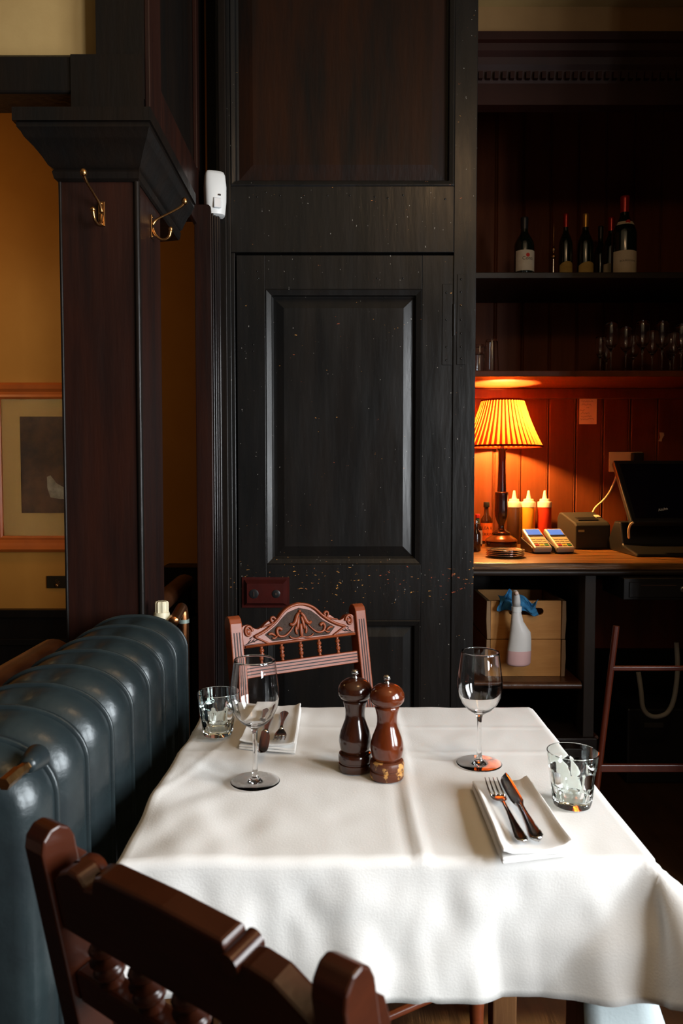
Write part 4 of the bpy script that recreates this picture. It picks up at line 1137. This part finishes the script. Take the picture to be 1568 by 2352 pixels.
terminal('card payment terminal with a lit blue display, right of the pair beside the printer', 1281, 1252, 3.27, math.radians(9))

# receipt printer
pp = U(1340, 1230, 3.45)
RP = thing('receipt_printer', 'charcoal receipt printer on the counter between card terminals and screen', 'printer', (pp.x+.010, 3.46, ZCO+.0005), math.radians(12))
b = nb()
prism(b, [(-.07, 0), (-.07, .105), (-.055, .118), (.07, .158), (.09, .156), (.105, .13), (.105, 0)], -.085, .085, 'x')
H_ = obj('casing', b, 'printer', RP, bevel=.006)
b = nb(); tl = Matrix.Translation((0, -.055, .1195)) @ Matrix.Rotation(math.atan(.04/.125), 4, 'X')
box(b, -.055, .045, .020, .055, -.002, .0035, tl); obj('paper_slot', b, 'blackplastic', RP, bevel=.002)
b = nb(); box(b, .055, .078, .06, .085, -.002, .002, tl); obj('control_pad', b, 'paper', RP)
b = nb(); box(b, -.074, -.045, -.0712, -.070, .077, .087); BD = obj('badge', b, 'key', RP)

# monitor (touch screen till)
ma, mb_ = U(1408, 1055, 3.25), U(1452, 1215, 3.10)
MN = thing('till_screen', 'large black tilted touch screen till at the right of the bar counter', 'screen', (1.45, 3.2, ZCO+.0005))
b = nb()
tA = Vector((U(1408, 1057, 3.34).x-1.45, .14, U(1408, 1057, 3.34).z-ZCO)); bA = Vector((U(1450, 1195, 3.14).x-1.45, -.06, U(1450, 1200, 3.14).z-ZCO))
R0 = .42
def quad_slab(b, tl_, bl_, w, th, ins=0, off=0):
    up = (tl_-bl_); n_ = Vector((0, -up.z, up.y)).normalized()
    if n_.y > 0: n_ = -n_
    u = up.normalized()
    P_ = [bl_ + Vector((ins, 0, 0)) + u*ins, Vector((w-ins, bl_.y, bl_.z)) + u*ins, Vector((w-ins, tl_.y, tl_.z)) - u*ins, tl_ + Vector((ins, 0, 0)) - u*ins]
    P_ = [p + n_*off for p in P_]
    A = [b.verts.new(p) for p in P_]; B_ = [b.verts.new(p - n_*th) for p in P_]
    for i in range(4): b.faces.new((A[i], A[(i+1) % 4], B_[(i+1) % 4], B_[i]))
    b.faces.new(A); b.faces.new(list(reversed(B_)))
    return n_, u, P_
nrm, upv, PQ = quad_slab(b, tA, bA, R0, .030); SC = obj('screen_housing', b, 'blackplastic', MN, bevel=.006)
b = nb(); quad_slab(b, tA, bA, R0, .003, .022, .0022); gl = obj('glass_panel', b, 'screen', SC)
def on_screen(px, py):
    d = ray(px, py); o0 = Vector((0, 0, CAMZ)); org = Vector((1.45, 3.2, ZCO)); pt = org + PQ[0] + nrm*.0032
    t_ = (pt - o0).dot(nrm)/d.dot(nrm); return o0 + d*t_ - org
q0 = on_screen(1522, 1170)
b = text_bm('Aloha', .018, lambda x, y: q0 + Vector((x, 0, 0)) + upv*(y + x*.22)); obj('screen_logo', b, 'whiteink', gl)
b = nb(); prism(b, [(-.14, 0), (-.14, .012), (.02, .035), (.05, .13), (.12, .13), (.20, .035), (.20, 0)], -.26, .42, 'x'); obj('stand', b, 'blackplastic', MN, bevel=.008)

# socket and cable
sp0, sp1 = U(1397, 1084, YBK-.01), U(1475, 1038, YBK-.01)
SK = thing('wall_socket', 'cream double wall socket behind the till screen', 'socket', ((sp0.x+sp1.x)/2, YBK-.006, (sp0.z+sp1.z)/2))
w, h = (sp1.x-sp0.x)/2, (sp1.z-sp0.z)/2
b = nb(); box(b, -w, w, -.012, 0, -h, h); obj('socket_plate', b, 'socket', SK, bevel=.004)
b = nb(); box(b, .02, .075, -.045, -.012, -.01, .045); obj('black_plug', b, 'blackplastic', SK, bevel=.006)
b = nb(); ca = U(1412, 1095, YBK-.05)
tube(b, smooth_pts([U(1416, 1088, 3.66), U(1411, 1105, 3.65), U(1400, 1130, 3.64), U(1385, 1150, 3.62), U(1365, 1166, 3.6), U(1358, 1185, 3.58)], 2), .0045, 8)
o = obj('power_cable', b, 'cable', smooth=True); tag(o, 'cream cable curving down from the socket behind the printer', 'cable')
b = nb(); og = Vector(MN.location)
tube(b, [p - og for p in smooth_pts([U(1454, 1200, 3.07), U(1447, 1204, 3.07), U(1443, 1216, 3.08), U(1444, 1236, 3.10)], 2)], .0045, 8)
obj('power_lead', b, 'cable', MN, smooth=True)

# notes
n0, n1 = U(1330, 974, YBK-.01), U(1371, 916, YBK-.01)
NT = thing('handwritten_note', 'small handwritten paper note stuck on the red-brown boards above the printer', 'note', ((n0.x+n1.x)/2, YBK-.0055, (n0.z+n1.z)/2))
w, h = (n1.x-n0.x)/2, (n1.z-n0.z)/2
b = nb()
box(b, -w, w, -.0022, 0, -h, h); sh = obj('paper_sheet', b, 'notepaper', NT)
b = nb(); random.seed(5)
for row, (xa, xb) in enumerate(((-.8, .65), (-.75, .4), (-.2, .1), (-.9, -.3), (-.85, .2), (-.8, .5), (-.9, .7))):
    z = h*(.80 - .235*row) if row < 5 else h*(-.40 - .2*(row-5))
    pts = []; x = xa*w
    while x < xb*w:
        pts.append(Vector((x, -.0026, z + random.uniform(-.0045, .0045)))); x += random.uniform(.0015, .0035)
    if len(pts) > 2: tube(b, pts, .00055, 4)
obj('handwriting', b, 'ink', sh)
b = nb(); q = [(1514, 993), (1524, 994), (1525, 1000), (1520, 1008), (1519, 1014), (1512, 1013), (1516, 1005)]
prism(b, [(U(a, c, YBK-.008).x, U(a, c, YBK-.008).z) for a, c in q], YBK-.0075, YBK-.0055, 'y'); o = obj('torn_paper_scrap', b, 'paper'); tag(o, 'torn scrap of paper stuck to the boards above the till screen', 'paper')
def slip(label, pix, z, m):
    b = nb(); pts = [UZ(a, c, z) for a, c in pix]
    prism(b, [(p.x, p.y) for p in pts], z, z+.0012, 'z'); o = obj('paper_slip', b, m); tag(o, label, 'paper')
slip('pale paper slip at the front of the counter under the till screen', [(1430, 1265), (1437, 1270), (1483, 1270), (1472, 1265)], ZCO+.0018, 'paper')
slip('brownish paper slip beneath the pale one on the counter', [(1405, 1259), (1432, 1264), (1470, 1263.5), (1450, 1259)], ZCO+.0004, 'yellowpaper')

# ---- under the counter
crate_x0, crate_x1 = U(1119, 1470, 2.95).x, U(1302, 1470, 2.95).x
cz = [zsh, U(1200, 1471, 2.95).z, U(1200, 1381, 2.95).z]
def crate(label, z0, z1, hole):
    G = thing('wooden_crate', label, 'crate', ((crate_x0+crate_x1)/2, 2.975, z0+.001), 0, 'pale wooden crates under the counter')
    w = (crate_x1-crate_x0)/2; h = z1 - z0 - .003
    b = nb()
    y0 = .0
    if hole:
        # board with an oblong hand hole
        hx, hz, hr = .0, h*.72, .014
        N_ = 10
        L_ = .055
        ring = [(hx + L_ + hr*math.cos(a), hz + hr*math.sin(a)) for a in [-pi/2 + pi*i/N_ for i in range(N_+1)]] + [(hx - L_ + hr*math.cos(a), hz + hr*math.sin(a)) for a in [pi/2 + pi*i/N_ for i in range(N_+1)]]
        me_o = [(-w+.018, 0), (w-.018, 0), (w-.018, h), (-w+.018, h)]
        for y in (0, .012):
            vo = [b.verts.new((x, y, z)) for x, z in me_o]; vi = [b.verts.new((x, y, z)) for x, z in ring]
            ed = [b.edges.new((vo[i], vo[(i+1) % 4])) for i in range(4)] + [b.edges.new((vi[i], vi[(i+1) % len(vi)])) for i in range(len(vi))]
            bmesh.ops.triangle_fill(b, edges=ed, use_beauty=True)
            if y == 0: f0, g0 = vo, vi
        for i in range(4): b.faces.new((f0[i], f0[(i+1) % 4], vo[(i+1) % 4], vo[i]))
        for i in range(len(vi)): b.faces.new((g0[i], g0[(i+1) % len(vi)], vi[(i+1) % len(vi)], vi[i]))
    else:
        box(b, -w+.018, w-.018, 0, .012, 0, h)
    obj('front_board', b, 'crate', G)
    for s_ in (-1, 1):
        b = nb(); pr_ = [(s_*(w-.017), 0), (s_*(w-.002), 0), (s_*(w+.002), h*.5), (s_*w, h), (s_*(w-.015), h)] if True else []
        prism(b, pr_, -.006, .30, 'y'); obj('side_board', b, 'crateside', G, bevel=.002)
    b = nb(); box(b, -w+.018, w-.018, .288, .30, 0, h); obj('back_board', b, 'crate', G)
    b = nb(); box(b, -w+.018, w-.018, .012, .288, 0, .008); obj('bottom_board', b, 'crate', G)
crate('pale pine crate without a hand hole, lower of the two under the counter', cz[0], cz[1], False)
crate('pale pine crate with an oblong hand hole, on top of the lower crate', cz[1], cz[2], True)
# spray bottle
sp = U(1190, 1440, 2.90)
SB = thing('spray_bottle', 'white frosted spray bottle half full of pink liquid, hanging in front of the crates', 'spray bottle', (sp.x, 2.895, 0), 0)
zb0, zb1 = U(1190, 1528, 2.9).z, U(1190, 1352, 2.9).z
zL = U(1190, 1493, 2.9).z; zN = U(1190, 1404, 2.9).z
def ell(bm, secs, n=32):
    rings = [[bm.verts.new((cx_ + rx*math.cos(2*pi*i/n), cy_ + ry*math.sin(2*pi*i/n), z)) for i in range(n)] for (z, cx_, cy_, rx, ry) in secs]
    for a, c in zip(rings, rings[1:]):
        for i in range(n): bm.faces.new((a[i], a[(i+1) % n], c[(i+1) % n], c[i]))
    bm.faces.new(rings[0]); bm.faces.new(rings[-1])
hB = zN - zb0
b = nb(); ell(b, [(zb0, .0, 0, .032, .018), (zb0+.004, 0, 0, .042, .023), (zb0+.012, 0, 0, .047, .025), (zL, .003, 0, .046, .025)]); obj('pink_liquid', b, 'pinkliquid', SB, angle=60)
b = nb(); ell(b, [(zL, .003, 0, .046, .025), (zb0+hB*.5, .006, 0, .0425, .025), (zb0+hB*.62, .006, 0, .040, .024), (zb0+hB*.70, .001, 0, .033, .022), (zb0+hB*.82, -.006, 0, .024, .019), (zb0+hB*.97, -.009, 0, .0185, .017), (zN, -.009, 0, .017, .016)]); obj('bottle_body', b, 'bottlebody', SB, angle=60)
b = nb(); lathe(b, [(.0001, zN), (.0195, zN), (.0195, zN+.020), (.0001, zN+.020)], 36, c=(-.009, 0, 0), cap=False, rf=lambda a, z: 1+.02*math.sin(a*18)); obj('collar', b, 'whiteplastic', SB, angle=30)
b = nb(); ell(b, [(zN+.020, -.010, -.002, .015, .016), (zN+.040, -.012, -.006, .016, .020), (zN+.060, -.015, -.012, .015, .024), (zb1-.012, -.019, -.020, .012, .022), (zb1-.002, -.021, -.026, .007, .012)]); obj('spray_head', b, 'bottlebody', SB, smooth=True)
b = nb(); ball(b, (-.020, -.044, zb1-.010), .0085); obj('nozzle', b, mat('peach_nozzle', (.70, .52, .44), .4), SB, smooth=True)
b = nb(); tube(b, smooth_pts([(-.012, .005, zN+.045), (-.012, .020, zN+.044), (-.010, .030, zN+.030), (-.008, .034, zN+.012)], 2), .0045, 8); obj('trigger', b, 'whiteplastic', SB, smooth=True)
# blue cloth
b = nb(); n, m2 = 26, 14; V = {}
rng = random.Random(3)
for i in range(n+1):
    for j in range(m2+1):
        u, v = i/n, j/m2
        pxx = 1147 + (1237-1147)*u
        topy = 1373 - 12*math.sin(u*pi*1.5+.3) + 6*math.sin(u*17); boty = 1405 + 14*max(0, (u-.62)/.38) - 14*math.exp(-((u-.5)/.12)**2) + 3*math.sin(u*23)
        pyy = topy + (boty-topy)*v
        p = U(pxx + 4*math.sin(v*5+u*9), pyy, 2.93)
        p.y = 2.966 - .018*abs(math.sin(u*11+v*2)) - .010*noise.noise(Vector((u*7, v*5, 1)))
        V[i, j] = b.verts.new(p)
for i in range(n):
    for j in range(m2): b.faces.new((V[i, j], V[i+1, j], V[i+1, j+1], V[i, j+1]))
o = obj('blue_cloth', b, 'bluecloth', angle=35); tag(o, 'crumpled blue cleaning cloth tucked behind the spray bottle on the upper crate', 'cloth')
s_ = o.modifiers.new('t', 'SOLIDIFY'); s_.thickness = .0025; s_.offset = 0

# cash drawer
d0, d1 = U(1432, 1378, 2.80), U(1700, 1308, 2.80)
CD = thing('cash_drawer', 'black metal cash drawer mounted under the counter at the right', 'drawer', (d0.x, 2.80, 0))
w, zl, zh = .50, d0.z, ZCO-.05
b = nb(); box(b, 0, w, 0, .235, zl, zh); obj('drawer_case', b, 'blackplastic', CD, bevel=.003)
b = nb(); rect_panel(b, .018, w-.018, zl+.010, zh-.014, -.0005, [(0, 0), (.002, -.004), (.010, -.004)], 0); DF = obj('drawer_front', b, 'blackplastic', CD)
b = nb(); zz = U(1500, 1344, 2.8).z; box(b, U(1471, 1344, 2.8).x-d0.x, U(1552, 1344, 2.8).x-d0.x, -.0052, -.004, zz-.002, zz+.002); obj('coin_slot', b, 'ink', DF)
b = nb(); kx = U(1567, 1353, 2.8); mt = Matrix.Translation((kx.x-d0.x, -.004, kx.z)) @ Matrix.Rotation(pi/2, 4, 'X'); lathe(b, [(.0001, 0), (.011, 0), (.011, .006), (.008, .009), (.0001, .009)], 20, mtx=mt, cap=False); obj('key_lock', b, 'knobwhite', DF, angle=40)

# folding wooden stand in front of the bar
HY = 2.45
HC = thing('wooden_trestle', 'oxblood stained wooden trestle with splayed legs and two rungs leaning in front of the bar', 'trestle', (U(1500, 1500, HY).x+.08, HY, 0))
ox = HC.location.x
def hx(px, py, y=HY): p = U(px, py, y); return Vector((p.x-ox, y-HY, p.z))
tp, bt = hx(1415, 1438), hx(1376, 1760)
d_ = (bt-tp)/(tp.z-bt.z); ft = bt + d_*bt.z
for s_ in (-1, 1):
    b = nb(); tube(b, [Vector((ft.x*(-s_), 0, 0)), Vector((tp.x*(-s_), .0, tp.z))], .0105, 12, .8); obj('leg', b, 'redwood', HC, angle=60)
for pa in (1532, 1757):
    l = hx(1400, pa); t_ = (tp.z-l.z)/(tp.z-ft.z); xx = tp.x + (ft.x-tp.x)*t_; hgt = .011 if pa == 1532 else .022
    b = nb(); box(b, xx, -xx, -.008, .008, l.z-hgt, l.z+.003); obj('rung', b, 'redwood', HC, bevel=.003)
b = nb(); z0, z1 = U(1450, 1490, 3.1).z, U(1450, 1330, 3.1).z
box(b, LB(xp1+.03), LB(XR_-.01), 3.1-YC, 3.12-YC, z0, z1); obj('modesty_board', b, 'redwood', BC, bevel=.004)

# cables and black box below the counter
q = U(1480, 1600, 3.2)
EB = thing('equipment_box', 'black equipment box in the shadow beneath the counter', 'box', (q.x+.03, 3.25, 0))
b = nb(); box(b, -.12, .20, -.10, .15, .0, .32); obj('casing', b, 'blackplastic', EB, bevel=.008)
b = nb(); box(b, -.05, .03, -.102, -.10, .24, .26, Matrix.Rotation(0, 4, 'Y')); obj('front_badge', b, 'printer', EB)
b = nb(); cb = U(1470, 1600, 3.02)
tube(b, smooth_pts([cb + Vector((-.01, 0, .10)), cb + Vector((.0, -.01, .02)), cb + Vector((.01, 0, -.06)), cb + Vector((.06, .0, -.09)), cb + Vector((.13, 0, -.06)), cb+Vector((.15, .0, .10)), cb+Vector((.14, 0, .22))], 3), .010, 8)
o = obj('grey_cable', b, mat('grey_cable', (.25, .24, .22), .6), smooth=True); tag(o, 'looped grey cable hanging in the dark under the counter', 'cable')

# ---- wine bottles
def wine_bottle(label, px, top_py, Y, r, lab, foil, rz=0, text=None, labz=(.10, .42), dot=False, arched=False, neck_label=False, la=1.3):
    z0 = zBt + .0005; h = U(px, top_py, Y).z - z0; x = U(px, 600, Y).x
    G = thing('wine_bottle', label, 'bottle', (x, Y, z0), rz, None)
    b = nb(); lathe(b, [(.0001, .004), (r*.7, .0), (r*.97, .002), (r, .008), (r, h*.52), (r*.96, h*.57), (r*.72, h*.65), (r*.46, h*.715), (r*.37, h*.76), (r*.35, h*.90), (r*.35, h*.995), (.0001, h*.995)], 32, cap=False); obj('bottle_glass', b, 'darkglass', G, angle=50)
    b = nb(); lathe(b, [(r*.37, h*.80), (r*.385, h*.90), (r*.40, h*.965), (r*.40, h*.985), (r*.37, h), (.0001, h)], 24, cap=False); obj('foil_capsule', b, foil, G, angle=50)
    if lab:
        b = nb(); n = 20; r2 = r+.0006
        A = []
        for i in range(n+1):
            a = -pi/2 - la + 2*la*i/n; t_ = (i/n-.5)*2
            zt = h*labz[1] - (h*.05*t_*t_ if arched else 0)
            A.append((b.verts.new((r2*math.cos(a), r2*math.sin(a), h*labz[0])), b.verts.new((r2*math.cos(a), r2*math.sin(a), zt))))
        for p_, q_ in zip(A, A[1:]): b.faces.new((p_[0], q_[0], q_[1], p_[1]))
        Lb = obj('paper_label', b, lab, G, smooth=True)
        for (s, sz, zz, mm) in (text or []):
            b = cyl_text(s, sz, 0, r2, h*zz); obj('lettering', b, mm, Lb)
        if dot:
            b = nb(); N_ = 16; zc_ = h*(labz[1]-.085)
            ce = b.verts.new((0, -r2-.0006, zc_)); rg = [b.verts.new((r2*math.cos(-pi/2+.0085*math.cos(t_)/r2), (r2+.0005)*math.sin(-pi/2+.0085*math.cos(t_)/r2), zc_+.0085*math.sin(t_))) for t_ in [2*pi*i/N_ for i in range(N_)]]
            for i in range(N_): b.faces.new((ce, rg[i], rg[(i+1) % N_]))
            obj('red_dot', b, 'redink', Lb)
    if neck_label:
        b = nb(); lathe(b, [(r*.80, h*.63), (r*.66, h*.672)], 24, a0=-pi/2-1.2, a1=-pi/2+1.2, cap=False)
        for v in b.verts: v.co.x *= 1.03; v.co.y *= 1.03
        NL = obj('neck_label', b, 'paper', G, smooth=True)
        b = nb(); mt = Matrix.Translation((0, -r*.79, h*.653)) @ Matrix.Rotation(pi/2+.7, 4, 'X'); lathe(b, [(.0001, 0), (.007, 0), (.007, .0015), (.010, .0015), (.010, 0)], 20, mtx=mt, cap=False); obj('neck_medallion', b, 'redink', NL)
    return G
G1 = 'wine bottles on the upper bar shelf'
wine_bottle('dark wine bottle with a cream label and red dot, leftmost on the upper shelf', 1203, 500, 3.36, .043, 'paper', 'blackplastic', .15, [('Conti', .021, .28, 'ink')], (.08, .42), dot=True)
wine_bottle('slim dark bottle with a red capsule and small arched label, behind the bottle stopper', 1298, 492, 3.42, .030, 'yellowpaper', 'redfoil', .1, None, (.02, .27), arched=True)
wine_bottle('dark wine bottle with a gold capsule and a gold arched label', 1343, 492, 3.42, .036, 'yellowpaper', 'goldfoil', .2, None, (.02, .26), arched=True)
wine_bottle('dark wine bottle with a low label, furthest back of the right-hand group', 1378, 520, 3.60, .032, 'paper', 'blackplastic', 0, None, (.02, .16))
wine_bottle('dark wine bottle half hidden behind the red-capped bottle', 1402, 500, 3.50, .036, 'paper', 'redfoil', 0, None, (.02, .30))
wine_bottle('largest wine bottle with a red capsule, neck label and wide cream label', 1432, 452, 3.36, .052, 'paper', 'redfoil', .0, [('BOURGOGNE', .011, .17, 'ink')], (.01, .30), neck_label=True)
# chrome/glass stopper
x = U(1271, 560, 3.34).x; z0 = zBt+.0005
ST = thing('bottle_stand', 'thin upright chrome stem with round beads between bottles on the upper shelf', 'ornament', (x, 3.34, z0))
b = nb(); lathe(b, [(.0001, 0), (.020, 0), (.018, .004), (.004, .008), (.003, .075), (.0001, .075)], 20, cap=False); obj('stem', b, 'chrome', ST, angle=50)
b = nb(); lathe(b, [(.0001, .072), (.011, .076), (.013, .084), (.008, .092), (.0035, .098), (.004, .104), (.0085, .110), (.009, .116), (.005, .123), (.002, .128), (.0018, .17), (.0001, .225)], 20, cap=False); obj('beads', b, 'brass', ST, smooth=True)

# ---- stemmed glasses on the lower shelf
def flute_mesh(s):
    b = nb()
    out = [(.0001, .0), (.030, .0005), (.031, .002), (.015, .005), (.0045, .012), (.0035, .03), (.0035, .075), (.0060, .092), (.015, .100), (.024, .115), (.0285, .135), (.0290, .155), (.0270, .185), (.0250, .2), (.0242, .2)]
    inn_ = [(.0262, .185), (.0280, .155), (.0275, .135), (.0228, .116), (.012, .104), (.0001, .101)]
    lathe(b, [(r*s, z*s) for r, z in out+inn_], 28, cap=False); return b
first = None; k = 0
places = [(1378, 3.46, 0.82), (1402, 3.38, 1.05), (1436, 3.40, .98), (1392, 3.60, .86), (1474, 3.37, 1.08), (1453, 3.55, .92), (1497, 3.46, .96), (1519, 3.37, 1.07), (1546, 3.44, .90), (1563, 3.36, 1.0), (1538, 3.60, .95), (1585, 3.50, 1.02)]
places.sort(key=lambda t_: t_[0])
words = ['leftmost of the row', 'second from the left', 'third from the left', 'fourth from the left', 'fifth from the left', 'sixth from the left', 'seventh from the left', 'eighth from the left', 'ninth from the left', 'tenth from the left', 'last but one at the right edge', 'at the far right edge']
for (px, Y, s), wd in zip(places, words):
    p = U(px, 840, Y)
    lab = 'stemmed glass upright on the lower bar shelf, %s' % wd
    if first is None:
        first = thing('stemmed_glass', lab, 'glass', (p.x, Y, zG+.001), 0, 'stemmed glasses on the lower bar shelf')
        obj('glass', flute_mesh(1), 'glass', first, smooth=True); g = first
    else: g = dup(first, lab, (p.x, Y, zG+.001))
    g.scale = (s, s, s*1.06)
def small_tumbler(label, px, Y, h, r, m='glass'):
    p = U(px, 840, Y); b = nb()
    lathe(b, [(r*.98, 0), (r, .0005), (r*.80, h*.94), (r*.74, h), (.0001, h), (.0001, h-.007), (r*.70, h-.008), (r*.76, h*.9), (r*.95, .002)], 28, cap=False)
    b2 = obj('upturned_tumbler', b, m, smooth=False, angle=35); b2.location = (p.x, Y, zG+.001); tag(b2, label, 'glass', 'upturned tumblers on the lower bar shelf')
small_tumbler('upturned tumbler on the lower shelf, tallest of the three next to the door wall', 1128, 3.42, .155, .034)
small_tumbler('upturned tumbler on the lower shelf, cut off by the door wall', 1100, 3.50, .145, .032)
small_tumbler('short upturned tumbler in front of the taller ones by the door wall', 1099, 3.35, .085, .030)
